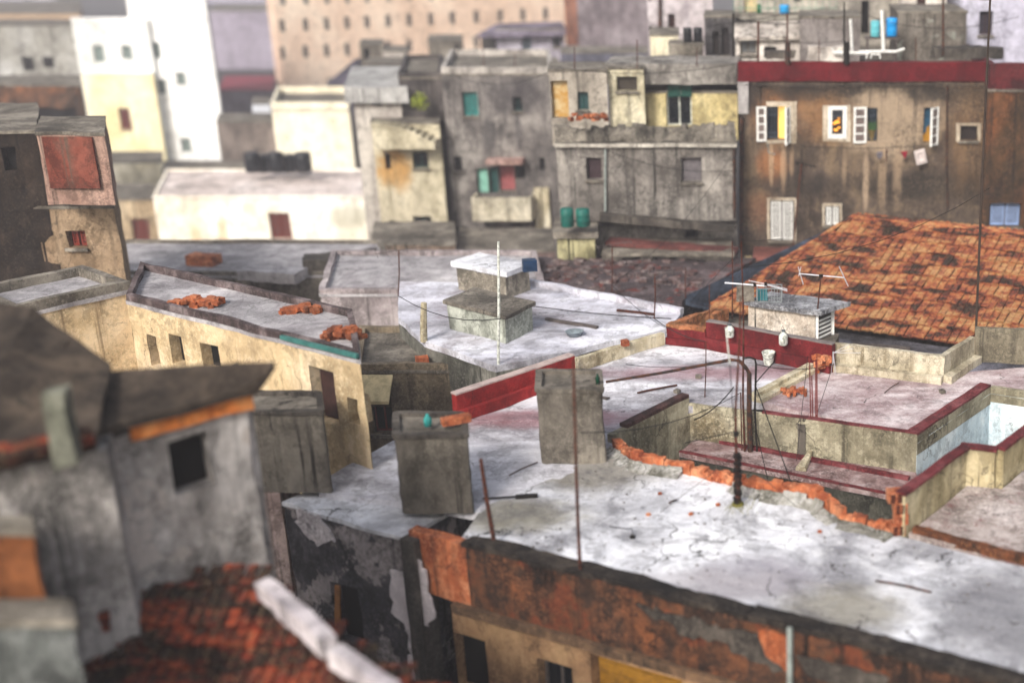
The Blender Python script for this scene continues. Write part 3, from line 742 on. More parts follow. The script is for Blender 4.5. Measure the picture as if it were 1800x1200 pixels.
# debris and flat roof between the shed and the tiled eave
jr = thing('rear_flat_roof', 'grey flat roof with broken tiles beside the tiled eave', 'roof', PZ(1500, 590, -14))
jr.location.z = -14
m = MB(); m.prism([PZ2(1175, 588), PZ2(1462, 613), PZ2(1475, 585), PZ2(1330, 562), PZ2(1195, 556)], -1.35, -.03)
m.build('slab', CONC, jr, rough=.02, L=.5)
m = MB(); m.prism([PZ2(1462, 613) + Vector((.05,.3)), PZ2(1658, 640)+ Vector((0,.3)), PZ2(1715, 605)+ Vector((0,.3)), PZ2(1900, 615)+ Vector((0,.3)), Vector((E2.x, E2.y)) + bd*.2, Vector((E0.x, E0.y)) + bd * .2 + (Vector((E2.x, E2.y)) - Vector((E0.x, E0.y))).normalized() * 4], -4, -1.25); m.build('lower_slab', plaster('wet_grey', ('#3f3d3d', '#65636a', '#8d8c96'), flat=True, streak=.5, scale=.8), jr, rough=.03, L=.4)
# ---------------------------------------------------------------- shed
sh = thing('roof_shed', 'small rendered roof shed with a concrete slab top and a louvred end', 'shed', PZ(1385, 592, -.03))
sA, sB, sC = PZ2(1316, 583, -.03), PZ2(1432, 600, -.03), PZ2(1462, 588, -.03)
sF = Fac(sA, sB)
ztop = sF.hit(1350, 540)[1]
SHW = plaster('shed_wall', ('#958a80', '#c0b5a8', '#dad2c8'), stain='#2b2a29', streak=.75, scale=1.1, grain=.35)
bkv = (sC - sB)
m = MB(); m.prism([sA, sB, sB + bkv * 1.0, sA + bkv * 1.0], -.03, ztop); m.build('wall', SHW, sh, rough=.012, L=.3)
m = MB(); e = .14; u_ = (sB - sA).normalized(); b_ = bkv.normalized()
m.prism([sA - u_ * .06 - b_ * e, sB + u_ * .25 - b_ * e, sB + bkv + u_ * .3 + b_ * .3, sA + bkv - u_ * .06 + b_ * .3], ztop + .004, ztop + .12)
m.build('slab_roof', plaster('shed_slab', ('#5a5a5e', '#85868a', '#b5b6ba'), stain='#3a3a3c', streak=.5, scale=1.2, grain=.5), sh, rough=.03, L=.25)
m = MB(); sf2 = Fac(sB, sC)
for i in range(5):
    z = .05 + i * (ztop - .15) / 5; m.bar(sf2.pt(.1, z, .05), sf2.pt(sf2.S - .1, z + .02, .05), .05, .03)
m.bar(sf2.pt(.03, 0, .05), sf2.pt(.03, ztop, .05), .07); m.bar(sf2.pt(sf2.S - .03, 0, .05), sf2.pt(sf2.S - .03, ztop, .05), .08)
m.build('louvre', WHITEPAINT, sh)
m = MB(); sf2.slab(m, .08, sf2.S - .08, .0, ztop - .03, .005, .02); m.build('louvre_back', CONC_DK, sh)
# cage & cloth on the shed
zc = ztop + .12
cg = thing('wire_cage', 'small grey wire cage with a teal cloth standing on the shed roof', 'cage', (*((sA + sB) / 2 + bkv * .6 + Vector((-.75, 0)))[:2], zc))
c = Vector(cg.location)
m = MB()
for i in range(9): m.bar(c + Vector((-.1 + i * .07, -.15, 0)), c + Vector((-.1 + i * .07, -.15, .36)), .012)
for z in (.01, .36): m.bar(c + Vector((-.12, -.15, z)), c + Vector((.5, -.15, z)), .025); m.bar(c + Vector((-.12, .2, z)), c + Vector((.5, .2, z)), .025)
for x in (-.12, .5):
    for y in (-.15, .2): m.bar(c + Vector((x, y, 0)), c + Vector((x, y, .37)), .025)
m.build('bars', simple('galvanised', '#8c9294', .5, .4), cg)
m = MB(); m.box(c + Vector((.0, .0, .16)), (.28, .04, .3), .05); m.build('cloth', simple('teal_cloth', '#2b7d86', .8), cg)
m = MB(); m.box(c + Vector((-.42, .05, .2)), (.45, .35, .4), .05); solo(m, 'concrete_block', 'grey concrete block beside the wire cage on the shed', 'block', CONC, rough=.02, L=.2)

# ================================================================== centre roofs
CR = plaster('centre_roof_coat', ('#8f8d92', '#c9c9d2', '#e8e9ef'), stain='#827479', streak=.45, scale=.4, flat=True, grain=.14, stretch=(.5, 1.5, 1))
GST = plaster('streaked_grey_wall', ('#5b5a52', '#7f7e76', '#9c9a92'), stain='#33342f', streak=.6, scale=.7)
cb = thing('corner_house', 'house with a broad whitewashed roof meeting at a blunt corner, behind the bright red parapet', 'house', PZ(950, 580, -14)); cb.location.z = -14
cpoly = [PZ2(745, 602), PZ2(872, 646), PZ2(1015, 616), PZ2(1172, 580), PZ2(1200, 552), PZ2(1130, 535), PZ2(925, 498), PZ2(700, 497), PZ2(700, 560)]
MB().prism(cpoly, -.12, .03).build('roof', CR, cb, rough=.03, L=.5)
m = MB()
for p, q in zip(cpoly, cpoly[1:] + cpoly[:1]): m.face((p.x, p.y, -14), (q.x, q.y, -14), (q.x, q.y, -.121), (p.x, p.y, -.121))
m.build('wall', GST, cb)
m = MB(); wall_run(m, PZ2(926, 503), PZ2(1195, 556), .035, .2, .15, -1); m.build('parapet', CR, cb, rough=.03, L=.3)
def hut(x0, xc, x1, y0, yc, y1, yt, z, wall, roofm, name, label, cat, slab=.14, ov=.15, wins=()):
    """box seen on its corner: left, corner and right base pixels"""
    a, c, b = PZ2(x0, y0, z), PZ2(xc, yc, z), PZ2(x1, y1, z); d = a + b - c
    F = Fac(a, c); top = F.hit(xc, yt)[1]
    r_ = thing(name, label, cat, (*((a + b) / 2), z))
    m = MB(); m.prism([a, c, b, d], z, top); m.build('wall', wall, r_, rough=.02, L=.3)
    ce = (a + b) / 2
    m = MB(); m.prism([ce + (p - ce) * (1 + ov) for p in (a, c, b, d)], top + .004, top + slab); m.build('roof', roofm, r_, rough=.02, L=.3)
    return r_, top, F
hut(806, 890, 932, 508, 526, 510, 486, .03, plaster('hut_wall', ('#6b665c', '#9a9387', '#b8b1a3'), streak=.5), ROOFW, 'stair_head', 'stair hut with a bright white slab roof on the corner house', 'hut')
hut(790, 890, 938, 578, 604, 580, 560, .03, plaster('green_hut_wall', ('#7f8278', '#a7aaa0', '#c3c6bc'), stain='#3d4038', streak=.6), CONC, 'stair_head', 'low mossy hut with a greenish white wall, nearer than the white-topped stair hut', 'hut', slab=.1, ov=.1)
c = PZ(932, 488, .9)
solo(MB().box((c.x, c.y, 1.25), (.35, .3, .3), .3), 'plastic_crate', 'dark blue crate resting at the edge of the white stair hut roof', 'crate', simple('dark_blue', '#12304f', .5), rough=.02, L=.15)
# posts on the centre roofs
def post(px, pt, pb, z, r, mat, name, label, cat, lean=0, n=7, group=None):
    b = PZ(px + lean, pb, z); F = Fac((b.x - 1, b.y), (b.x + 1, b.y)); t = F.hit(px, pt); top = F.pt(*t)
    m = MB(); mid = b.lerp(top, .5) + Vector((random.uniform(-.02, .02), 0, 0)); m.tube([b, mid, top], [r, r * .95, r * .8], n)
    o = solo(m, name, label, cat, mat, loc=b, group=group); return o, b, top
post(745, 532, 600, .03, .09, CURB, 'vent_pipe', 'stubby pinkish vent post at the left edge of the corner house roof', 'vent pipe')
post(876, 425, 640, .03, .035, PLASTIC, 'pole', 'tall thin pale pole at the blunt corner of the white roof', 'pole')

# mid-left filler: the brown block house with red window
BRN = plaster('brown_plaster', ('#5f564a', '#7f7464', '#988c79'), stain='#3a342c', streak=.5, scale=.8)
fb('small_house', 'brown rendered block house with a pale awning and a dark red window frame', 'house', 622, 812, 640, 29.3, 3.2, BRN, rough=.03, par=.15,
   roofm=CONC, wins=[(655, 715, 692, 762, 'dark', VOID, MAROON), (623, 690, 640, 770, 'plain', VOID)])
A = PY(632, 655, 29.1); B = PY(690, 655, 29.1); m = MB()
m.prism([(A.x, A.y), (B.x, B.y), (B.x, B.y - .5), (A.x, A.y - .5)], [A.z - .12, A.z - .12, A.z - .62, A.z - .62], [A.z - .05, A.z - .05, A.z - .55, A.z - .55])
solo(m, 'awning', 'small cream awning on the brown block house', 'awning', simple('cream_awning', '#cdbd94', .8), rough=.01)
c = PZ(740, 630, .6); 
solo(MB().box((PY(742, 633, 29.6).x, 29.6, PY(742, 633, 29.6).z - .02), (.28, .25, .22), .4), 'clay_block', 'orange clay block on the brown block house parapet', 'brick', BRICK, rough=.02, L=.12)

ZL = lambda z: 10 - (10 - z) * .77
# ================================================================== beige long house (left middle)
BEI = plaster('warm_beige_wall', ('#a99678', '#cdb998', '#dfcfb5'), stain='#6d5a45', streak=.4, scale=.5, grain=.25,
    peel='#b0622f', peel_at=.72, peel_scale=.8)
LIL = plaster('lilac_roof_coat', ('#858385', '#aeabad', '#cdcacb'), stain='#5a5258', streak=.5, scale=.4, flat=True, grain=.18)
lA, lB = PZ2(222, 520, ZL(0)), PZ2(632, 622, ZL(0))
lh, lF = building('long_house', 'long warm beige house with small dark windows and a lilac grey roof', 'house', lA, lB, 2.9, -14, ZL(-.05) - .15, BEI, roofm=LIL, rough=.03, dirb=Vector((lB.x * 1.04, lB.y)).normalized(), par=.15, parm=plaster('maroon_edge', ('#3b3232', '#5d5050', '#8b8080'), streak=.4, scale=1.5),
   wins=[(220, 588, 243, 655, 'plain', VOID), (262, 590, 280, 645, 'plain', BROWNWOOD), (300, 590, 322, 640, 'plain', VOID), (355, 606, 386, 650, 'plain', VOID), (549, 650, 590, 742, 'door', BROWNWOOD), (612, 700, 630, 745, 'plain', VOID)])
m = MB(); s_, z_ = lF.hit(500, 595); lF.slab(m, s_, lF.S + .02, ZL(0) - .06, ZL(0) + .02, .03, .10); m.build('gutter', simple('verdigris_gutter', '#3b6f6a', .6), lh)
wA, wB = PZ2(20, 545, ZL(0)), PZ2(228, 500, ZL(0))
building('side_wing', 'peach rendered wing with a pale grey roof edge, left of the long beige house', 'house', wA, wB, 2.2, -14, ZL(0) - .2, BEI, roofm=LIL, rough=.03, par=.2, parm=CONC, wins=[])
# rooftop odds on the lilac roof
for i, (px, py, w_, h_, lab) in enumerate([(345, 530, 1.0, .35, 'orange brick pile beside the maroon roof edge of the long house'), (603, 588, .62, .5, 'orange brick chimney stub at the right end of the long house roof'), (530, 540, .7, .25, 'low pinkish brick heap in the middle of the lilac roof')]):
    c = PZ(px, py, ZL(0)); m = MB()
    rr = random.Random(i)
    for k in range(38): f_ = rr.random(); m.box((c.x + (f_ - .5) * w_, c.y + rr.uniform(-.12, .2), ZL(0) - .1 + rr.random() * h_ * .55 * (1 - abs(f_ - .5))), (.19, .11, .08), rr.random() * 3)
    solo(m, 'brick_pile', lab, 'bricks', DUSTB, loc=(c.x, c.y, ZL(0) - .1), rough=.01, L=.12)
c = PZ(1098, 634, 0)
solo(MB().box((c.x, c.y + .2, .38), (.16, .16, .14), .5), 'loose_brick', 'single orange brick sitting on the low cream wall', 'brick', BRICK, rough=.01, L=.1)
# low roofs behind
fb('flat_roof_house', 'low lilac grey roofed house between the long beige house and the cream building', 'house', -60, 700, 478, 42, 5, CONC, roofm=LIL, par=.12, rough=.04, L=1.5)
fb('flat_roof_house', 'grey roofed house with a pinkish parapet left of the white stair hut', 'house', 560, 960, 508, 36.5, 4.8, plaster('pinkish_grey', ('#847c7c', '#a39a9b', '#bdb5b5'), streak=.4), roofm=LIL, par=.15, rough=.04, L=1.0)
# clutter on those roofs
rr = random.Random(8)
for i, (px, py, sx, sy, sz, mt, nm, lab) in enumerate([
    (360, 462, 1.0, .6, .35, BRICK, 'brick_pile', 'small orange heap on the far edge of the lilac roofs'),
    (600, 470, 2.4, 1.2, .5, CONC_DK, 'roof_hatch', 'dark low hatch in front of the cream building'),
    (480, 488, 2.2, .8, .35, LIL, 'roof_hatch', 'pale lilac roof kerb box in the middle of the low roofs'),
    (690, 478, 1.4, .8, .5, MATS['brown_plaster'], 'roof_hatch', 'brown hatch at the right of the low lilac roofs')]):
    c = PZ(px, py, PY(0, 482, 42).z); solo(MB().box((c.x, c.y, c.z + sz / 2 - .05), (sx, sy, sz), rr.uniform(-.3, .3)), nm, lab, 'bricks' if 'brick' in nm else 'hatch', mt, rough=.06, L=.3)

# ================================================================== dark mono-pitch house with the black window (left)
WW = plaster('mottled_grey_wall', ('#716e6b', '#a8a39f', '#d3ceca'), stain='#3b3a38', streak=.55, scale=.9, peel='#d5ccc5', peel_at=.58, grain=.35)
mA, mB_ = PZ2(20, 805, ZZ(.2)), PZ2(428, 691, ZZ(.2))
mh, mF = building('lean_to_house', 'mottled grey house with a black window and a dark lean-to roof trimmed in orange', 'house', mA, mB_, 1.5, -14, ZZ(.05), WW, roofm=CONC_DK, dirb=Vector((mB_.x * 1.03, mB_.y)).normalized(), rough=.05, L=.4, slab=.04,
   wins=[(298, 765, 375, 862, 'plain', VOID)])
m = MB(); s_, _z = mF.hit(225, 745); mF.slab(m, s_, mF.S + .08, ZZ(-.14), ZZ(.34), -.08, .06); m.build('fascia', plaster('orange_fascia', ('#b5662f', '#d18546', '#e0a56c'), stain='#8a4a24', streak=.3, scale=1.5), mh, rough=.03, L=.25)
DKR = plaster('dark_sheet_roof', ('#37302a', '#4d443c', '#62574c'), stain='#211f1d', streak=.5, scale=.9)
m = MB(); a, b = mF.pt(s_ - .55, ZZ(.36), .12), mF.pt(mF.S + .12, ZZ(.36), .12); c, d = PZ(480, 634, ZZ(.80)), PZ(135, 655, ZZ(.80))
m.v = [a, b, c, d] + [p - Vector((0, 0, .1)) for p in (a, b, c, d)]; m.f = [(0, 1, 2, 3), (7, 6, 5, 4), (0, 4, 5, 1), (1, 5, 6, 2), (2, 6, 7, 3), (3, 7, 4, 0)]
m.build('lean_to_roof', DKR, mh, rough=.03, L=.3)
m = MB(); m.prism([mF.pt(s_, 0, -.5)[:2], mF.pt(mF.S - .35, 0, -.5)[:2], PZ2(432, 642, ZZ(.6)), (d.x, d.y)], -3, ZZ(.3)); m.build('rear_wall', WW, mh)
# pilaster strip on that wall
s1_, _ = mF.hit(190, 850); m = MB(); mF.slab(m, s1_ - .08, s1_ + .08, -4, ZZ(0), .05, .12); m.build('pilaster', BEI, mh, rough=.03)
# dark gabled roof far left + its stone chimney
gh = thing('gabled_house', 'dark roofed gabled house with red tile eaves at the far left edge', 'house', PZ(30, 760, -14)); gh.location.z = -14
a, b, c, d = PZ(-120, 830, ZZ(.55)), PZ(165, 770, ZZ(.55)), PZ(195, 640, ZZ(1.0)), PZ(60, 540, ZZ(1.9)); e_ = PZ(-120, 520, ZZ(1.9))
m = MB(); m.v = [a, b, c, d, e_] + [p - Vector((0, 0, .15)) for p in (a, b, c, d, e_)]; m.f = [(0, 1, 2, 3, 4), (9, 8, 7, 6, 5)] + [(i, 5 + i, 5 + (i+1) % 5, (i+1) % 5) for i in range(5)]
m.build('roof', DKR, gh, rough=.04, L=.4)
m = MB(); m.tube([a + Vector((0, -.05, .05)), b + Vector((0, -.05, .05))], .13); m.build('eave_tiles', TILE2, gh, rough=.05, L=.2)
m = MB(); m.prism([(p.x, p.y + .2) for p in (a, b, c, d, e_)], -14, ZZ(.2)); m.build('wall', WW, gh)
ch = MB(); c = PZ(112, 812, ZZ(.4)); ch.box((c.x, c.y + .1, ZZ(1.05)), (.24, .24, .9), .2); solo(ch, 'chimney', 'pale mossy chimney in front of the dark gabled roof', 'chimney', plaster('mossy_pale', ('#63645a', '#7f8074', '#99998d'), streak=.4), rough=.05, L=.25)

# ================================================================== bottom left: old red tile roof, coping, grey blocks
bt = thing('old_tiled_house', 'house with a sunken blackened red tile roof at the bottom left', 'house', PZ(400, 1150, -14)); bt.location.z = -14
a3, b3, c3 = PZ(378, 1003, ZZ(-3.3)), PZ(60, 1240, ZZ(-4.7)), PZ(820, 1240, ZZ(-4.7))
n3 = (b3 - a3).cross(c3 - a3).normalized(); U = (c3 - b3).normalized(); V = (a3 - b3) - U * (a3 - b3).dot(U); V.normalize()
poly3 = [PP(x, y, a3, n3) for x, y in ((378, 1003), (128, 1082), (120, 1240), (820, 1240), (600, 1120), (470, 1015))]
tiled(bt, poly3, b3, U, V, w=.17, l=.34, mat=TILE2, seed=9)
mm = MB(); mm.prism([(p.x, p.y) for p in poly3], -14, ZZ(-5.0)); mm.build('wall', CONC_DK, bt)
def coping(px0, py0, px1, py1, z, w_, h_, lab):
    h_ = .26; p, q = PZ2(px0, py0, z), PZ2(px1, py1, z); m = MB(); wall_run(m, p, q, z - h_, z, w_, 1)
    return solo(m, 'parapet_wall', lab, 'wall', MATS['flaked_white'], rough=.035, L=.2)
coping(476, 1012, 590, 1112, ZZ(-2.9), .20, 1.4, 'thick white parapet stub above the blackened tile roof')
coping(600, 1128, 700, 1200, ZZ(-2.9), .18, 1.6, 'white parapet stub at the foot of the charcoal house')
fb('shed_block', 'mossy grey rendered block in the bottom left corner', 'shed', -80, 128, 1090, 11.8, .5, plaster('mossy_grey', ('#4a4c4b', '#6c6f6d', '#8f9190'), stain='#20221f', streak=.7, scale=1.5), rough=.06, L=.3)
fb('lane_wall', 'dark low wall running under the black window of the grey house', 'wall', 60, 405, 985, 15.2, .4, CONC_DK, rough=.06, L=.4, Y2=15.8)
fb('shed_block', 'rust brown shed under the mottled grey house at the far left edge', 'shed', -90, 55, 930, 12.7, .4, plaster('rust_brown', ('#3a2a1d', '#6b4427', '#8b5a33'), streak=.6), rough=.05, L=.4)
m = MB(); m.box(PZ(40, 1065, ZZ(-3.5)) + Vector((0, 0, .1)), (2.6, 1.3, .25), .1); solo(m, 'tile_stack', 'strip of red roof tiles beside the mossy grey block', 'tiles', TILE2, rough=.08, L=.2)
# ================================================================== BROWN FACADE with the red parapet (right, back)
YF = 56.0; YS = 44 / 56
def fz(py, Y=YF): return PY(1400, py, Y).z
def fx(px, py=250, Y=YF): return PY(px, py, Y).x
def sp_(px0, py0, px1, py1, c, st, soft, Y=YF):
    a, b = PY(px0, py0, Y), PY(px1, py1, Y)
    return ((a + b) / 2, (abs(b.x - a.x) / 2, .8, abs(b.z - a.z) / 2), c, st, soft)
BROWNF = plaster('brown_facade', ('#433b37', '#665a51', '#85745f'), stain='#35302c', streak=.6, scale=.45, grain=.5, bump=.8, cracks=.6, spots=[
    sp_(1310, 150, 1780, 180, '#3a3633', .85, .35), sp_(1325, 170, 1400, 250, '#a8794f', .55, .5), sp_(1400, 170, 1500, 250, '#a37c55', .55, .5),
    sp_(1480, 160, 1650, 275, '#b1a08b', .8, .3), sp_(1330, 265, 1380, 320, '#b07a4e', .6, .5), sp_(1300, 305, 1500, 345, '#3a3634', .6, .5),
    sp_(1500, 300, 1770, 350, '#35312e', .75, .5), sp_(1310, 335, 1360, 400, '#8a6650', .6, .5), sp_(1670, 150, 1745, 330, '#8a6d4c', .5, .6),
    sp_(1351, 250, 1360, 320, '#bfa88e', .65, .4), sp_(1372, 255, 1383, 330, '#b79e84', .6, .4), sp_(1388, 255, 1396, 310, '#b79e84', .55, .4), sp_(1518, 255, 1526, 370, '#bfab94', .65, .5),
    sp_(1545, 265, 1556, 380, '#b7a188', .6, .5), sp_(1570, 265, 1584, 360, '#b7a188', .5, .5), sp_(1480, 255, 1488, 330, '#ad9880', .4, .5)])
REDP = plaster('crimson_parapet', ('#57111a', '#66141e', '#731b26'), stain='#4a141b', streak=.25, scale=.8, grain=.18, cracks=.1)
bA, bB = PY(1299, 143, YF), PY(1737, 143, YF)
wins_px = [(1348, 188, 1388, 246), (1459, 190, 1485, 240), (1524, 189, 1542, 249), (1623, 189, 1648, 251), (1688, 222, 1718, 247), (1353, 353, 1396, 422), (1450, 363, 1476, 396)]
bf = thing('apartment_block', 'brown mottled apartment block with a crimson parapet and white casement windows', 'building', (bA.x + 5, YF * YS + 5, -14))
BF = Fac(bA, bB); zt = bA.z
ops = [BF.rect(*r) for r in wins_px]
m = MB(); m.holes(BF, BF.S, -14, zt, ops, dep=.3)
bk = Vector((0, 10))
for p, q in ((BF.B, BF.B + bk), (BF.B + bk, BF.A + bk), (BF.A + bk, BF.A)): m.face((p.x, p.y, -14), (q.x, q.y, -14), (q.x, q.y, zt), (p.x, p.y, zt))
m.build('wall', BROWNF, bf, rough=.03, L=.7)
zp = fz(109)
m = MB(); BF.slab(m, -.04, BF.S, zt + .002, zp, -.25, .08); m.build('parapet', REDP, bf, rough=.025, L=.4)
m = MB(); BF.slab(m, -.04, BF.S, zt + .002, zt + .3, -10, -.26); m.build('roof', CONC, bf, rough=.02, L=1)
m = MB(); BF.slab(m, -.05, .32, fz(200), zt - .01, .01, .09); m.build('corner_strip', plaster('pale_strip', ('#85817f', '#a3a09f', '#bdbab9'), streak=.3), bf, rough=.02, L=.3)
# render surrounds
SUR = plaster('pale_surround', ('#a39786', '#bfb4a3', '#d0c7b8'), stain='#7d6d58', streak=.3, scale=1.2)
def surround(pts, seed, nm='window_surround'): patch(BF, pts, SUR, bf, nm, off=.035, thick=.01, jag=.03, seed=seed)
def surround_ring(r, w, seed):
    x0, y0, x1, y1 = r
    a, b, c, d = w
    for q in (((x0-a, y0-b), (x1+c, y0-b), (x1+c, y0-.5), (x0-a, y0-.5)), ((x0-a, y1+.5), (x1+c, y1+.5), (x1+c, y1+d), (x0-a, y1+d)),
              ((x0-a, y0-.5), (x0-.5, y0-.5), (x0-.5, y1+.5), (x0-a, y1+.5)), ((x1+.5, y0-.5), (x1+c, y0-.5), (x1+c, y1+.5), (x1+.5, y1+.5))):
        seed += 1
        if abs(q[0][0] - q[1][0]) < 1.2 or abs(q[0][1] - q[2][1]) < 1.2: continue
        patch(BF, q, SUR, bf, 'window_surround', off=.035, thick=.01, jag=.012, seed=seed)
surround_ring((1348, 188, 1388, 246), (1, 9, 12, 6), 10)
surround_ring((1457, 186, 1489, 242), (11, 1, 6, 7), 20)
surround_ring((1353, 353, 1396, 422), (4, 5, 3, 1), 30)
surround_ring((1450, 363, 1476, 396), (4, 5, 4, 2), 40)
surround_ring((1688, 222, 1718, 247), (7, 5, 6, 2), 50)
def leaf(root, hx, z0, z1, wdt, ang, side, n=4, curtain=True):
    """open casement leaf hinged at facade s=hx; side -1 opens to the left"""
    d = (BF.u3 * side * math.cos(ang) + BF.n3 * math.sin(ang)); o = BF.pt(hx, 0, .04)
    P = lambda a, z: Vector((o.x, o.y, 0)) + d * a + Vector((0, 0, z)); m = MB(); t = .068; wdt *= .80
    m.bar(P(t/2, z0), P(t/2, z1), t, .045); m.bar(P(wdt - t/2, z0), P(wdt - t/2, z1), t, .045)
    for i in range(n + 1):
        z = z0 + t/2 + (z1 - z0 - t) * i / n; m.bar(P(t, z), P(wdt - t, z), .04, t if i in (0, n) else .05)
    o1 = m.build('casement', WHITEPAINT, root)
    m = MB(); m.face(P(t, z0), P(wdt - t, z0), P(wdt - t, z1), P(t, z1)); m.build('pane', simple('dusty_glass', '#7d6f6a', .3, 0, .5, 5), o1)
    return o1
def bars(root, r, n=5, off=-.08):
    s0, s1, z0, z1 = r; m = MB()
    for i in range(n): s = s0 + (s1 - s0) * (i + .5) / n; m.tube([BF.pt(s, z0 + .02, off), BF.pt(s, z1 - .02, off)], .012, 5)
    for z in (z0 + .08, z0 + .25, z1 - .3, z1 - .08): m.tube([BF.pt(s0 + .02, z, off), BF.pt(s1 - .02, z, off)], .012, 5)
    for i in range(n - 1):
        for zc_ in (z0 + .165, z1 - .19):
            c = BF.pt(s0 + (s1 - s0) * (i + 1) / n, zc_, off)
            m.tube([c + BF.u3 * .06 * math.cos(a) + Vector((0, 0, .06 * math.sin(a))) for a in [k * math.pi / 4 for k in range(9)]], .009, 4, closed=False)
    return m.build('grille', simple('window_grille', '#4a5560', .5, .3), root)
def room(r, f0, f1, mat, nm='window', dep=.30):
    m = MB(); s0, s1, z0, z1 = r; BF.slab(m, s0 + (s1-s0) * f0 + .005, s0 + (s1-s0) * f1 - .005, z0 + .005, z1 - .005, -dep, -dep + .03); return m.build(nm, mat, bf)
# window 1: open, barred, warm room to the right
r = ops[0]; w1_ = room(r, 0, .5, simple('navy_room', '#10141f', .8)); m = MB(); BF.slab(m, r[0] + (r[1]-r[0])*.5, r[1] - .01, r[2] + .01, r[3] - .01, -.30, -.27); m.build('lit_interior', YELLOWROOM, w1_)
bars(w1_, (r[0], r[0] + (r[1]-r[0]) * .55, r[2], r[3]), 4)
leaf(w1_, r[0] - .02, r[2] - .04, r[3] + .02, .42 + .0, R(12), -1); leaf(w1_, r[1] + .0, r[2] - .12, r[3] + .02, .5, R(70), -1)
w1_['label'] = 'open window with a warm lit interior'
# window 2: white framed, shelf with lamp inside
r = ops[1]; w2_ = room(r, 0, 1, LAMPLIT, dep=.12)
m = MB(); t = .07
for a in ((r[0]-t, r[0]+.07, r[2]-t, r[3]+t), (r[1]-.07, r[1]+t, r[2]-t, r[3]+t)): BF.slab(m, a[0], a[1], a[2], a[3], -.10, .05)
for a in ((r[0]+.07, r[1]-.07, r[3]-.06, r[3]+t), (r[0]+.07, r[1]-.07, r[2]-t, r[2]+.07)): BF.slab(m, a[0], a[1], a[2], a[3], -.10, .048)
m.build('frame', WHITEPAINT, w2_)
m = MB()
for dx, dz, s_ in ((.3, .45, .07), (.5, .5, .1), (.62, .3, .06), (.4, .22, .08), (.6, .62, .05)):
    c = BF.pt(r[0] + (r[1]-r[0]) * dx, r[2] + (r[3]-r[2]) * dz, -.07); m.box(c, (s_ * 1.6, .02, s_))
m.build('lamp', LAMP, w2_); bars(w2_, (r[0]+.07, r[1]-.07, r[2]+.6, r[3]-.06), 3, -.07)
# window 3: leaf left, barred, plant
r = ops[2]; w3_ = room(r, 0, 1, simple('slate_room', '#222a38', .8)); bars(w3_, r, 4); leaf(w3_, r[0] - .02, r[2] - .04, r[3] + .02, .56, R(10), -1)
pl = thing('potted_plant', 'green potted plant behind the bars of the third white casement', 'plant', BF.pt((r[0]+r[1])/2, r[2] + .01, -.16))
b = Vector(pl.location); m = MB(); m.lathe(b, [(.09, 0), (.14, .35), (.15, .37)], 12); m.build('pot', simple('mossy_pot', '#6b5a32', .8), pl)
m = MB(); rr = random.Random(5)
for i in range(70):
    a = rr.uniform(0, 6.28); h = rr.uniform(.1, .38); q = b + Vector((math.cos(a) * rr.uniform(.02, .16), math.sin(a) * .06, .36)); tp_ = q + Vector((math.cos(a) * .08, math.sin(a) * .04, h))
    s_ = Vector((.02, 0, 0)); m.face(q - s_, q + s_, tp_ + Vector((.005, 0, 0)))
m.build('leaves', simple('leaf_green', '#3f6a25', .7, 0, .5, 9), pl)
# window 4: curtain + right leaf
r = ops[3]; w4_ = room(r, 0, 1, OCHRECURT); m = MB()
n = 8
for i in range(n):
    a, b_ = r[0] + (r[1]-r[0]) * i / n, r[0] + (r[1]-r[0]) * (i+1) / n; lo = r[3] - (r[3]-r[2]) * (.45 + .35 * abs(math.cos(i * .6)))
    BF.slab(m, a, b_, max(lo, r[2] + .05), r[3] - .01, -.22 + .02 * (i % 2), -.20 + .02 * (i % 2))
m.build('curtain', BLUECURT, w4_); leaf(w4_, r[1] + .01, r[2] - .06, r[3] + .03, .62, R(55), -1)
# window 5 small boarded hole, 6-7 white shutters
window(bf, BF, ops[4], 'planks', simple('dark_board', '#2f2724', .8), dep=.2)
window(bf, BF, ops[5], 'slats', WHITEPAINT, dep=.12)
window(bf, BF, ops[6], 'slats', WHITEPAINT, dep=.12)
m = MB(); s0, s1, z0, z1 = BF.rect(1325, 422, 1420, 436); BF.slab(m, s0, s1, z0 - .1, z0 + .05, .02, 1.4); m.build('canopy', plaster('red_canopy', ('#5e3b36', '#7b4f48', '#94665e'), streak=.4), bf, rough=.02, L=.4)
m = MB(); s0, s1, z0, z1 = BF.rect(1310, 450, 1322, 480); BF.slab(m, s0, s1, -6, z1, .02, 1.2); BF.slab(m, s0 - .7, s0 - .3, -6, z1, .02, 1.2); m.build('stair_wall', simple('cream_pillar', '#b7a67c', .8), bf, rough=.02)
m = MB(); s0, s1, z0, z1 = BF.rect(1290, 452, 1312, 470); BF.slab(m, s0 + .45, s1, z0 - .6, z1 - .1, .4, .45); m.build('blue_door', simple('faded_blue', '#56708f', .8), bf)
# drain pipe & conduits under window 1
m = MB(); q = BF.w(1350, 256); m.tube([BF.pt(*BF.hit(1349, 248), .05), BF.pt(*BF.hit(1351, 268), .05), BF.pt(*BF.hit(1363, 271), .05)], .02, 5); m.build('waste_pipe', simple('pale_pipe', '#8f9793', .7), bf)
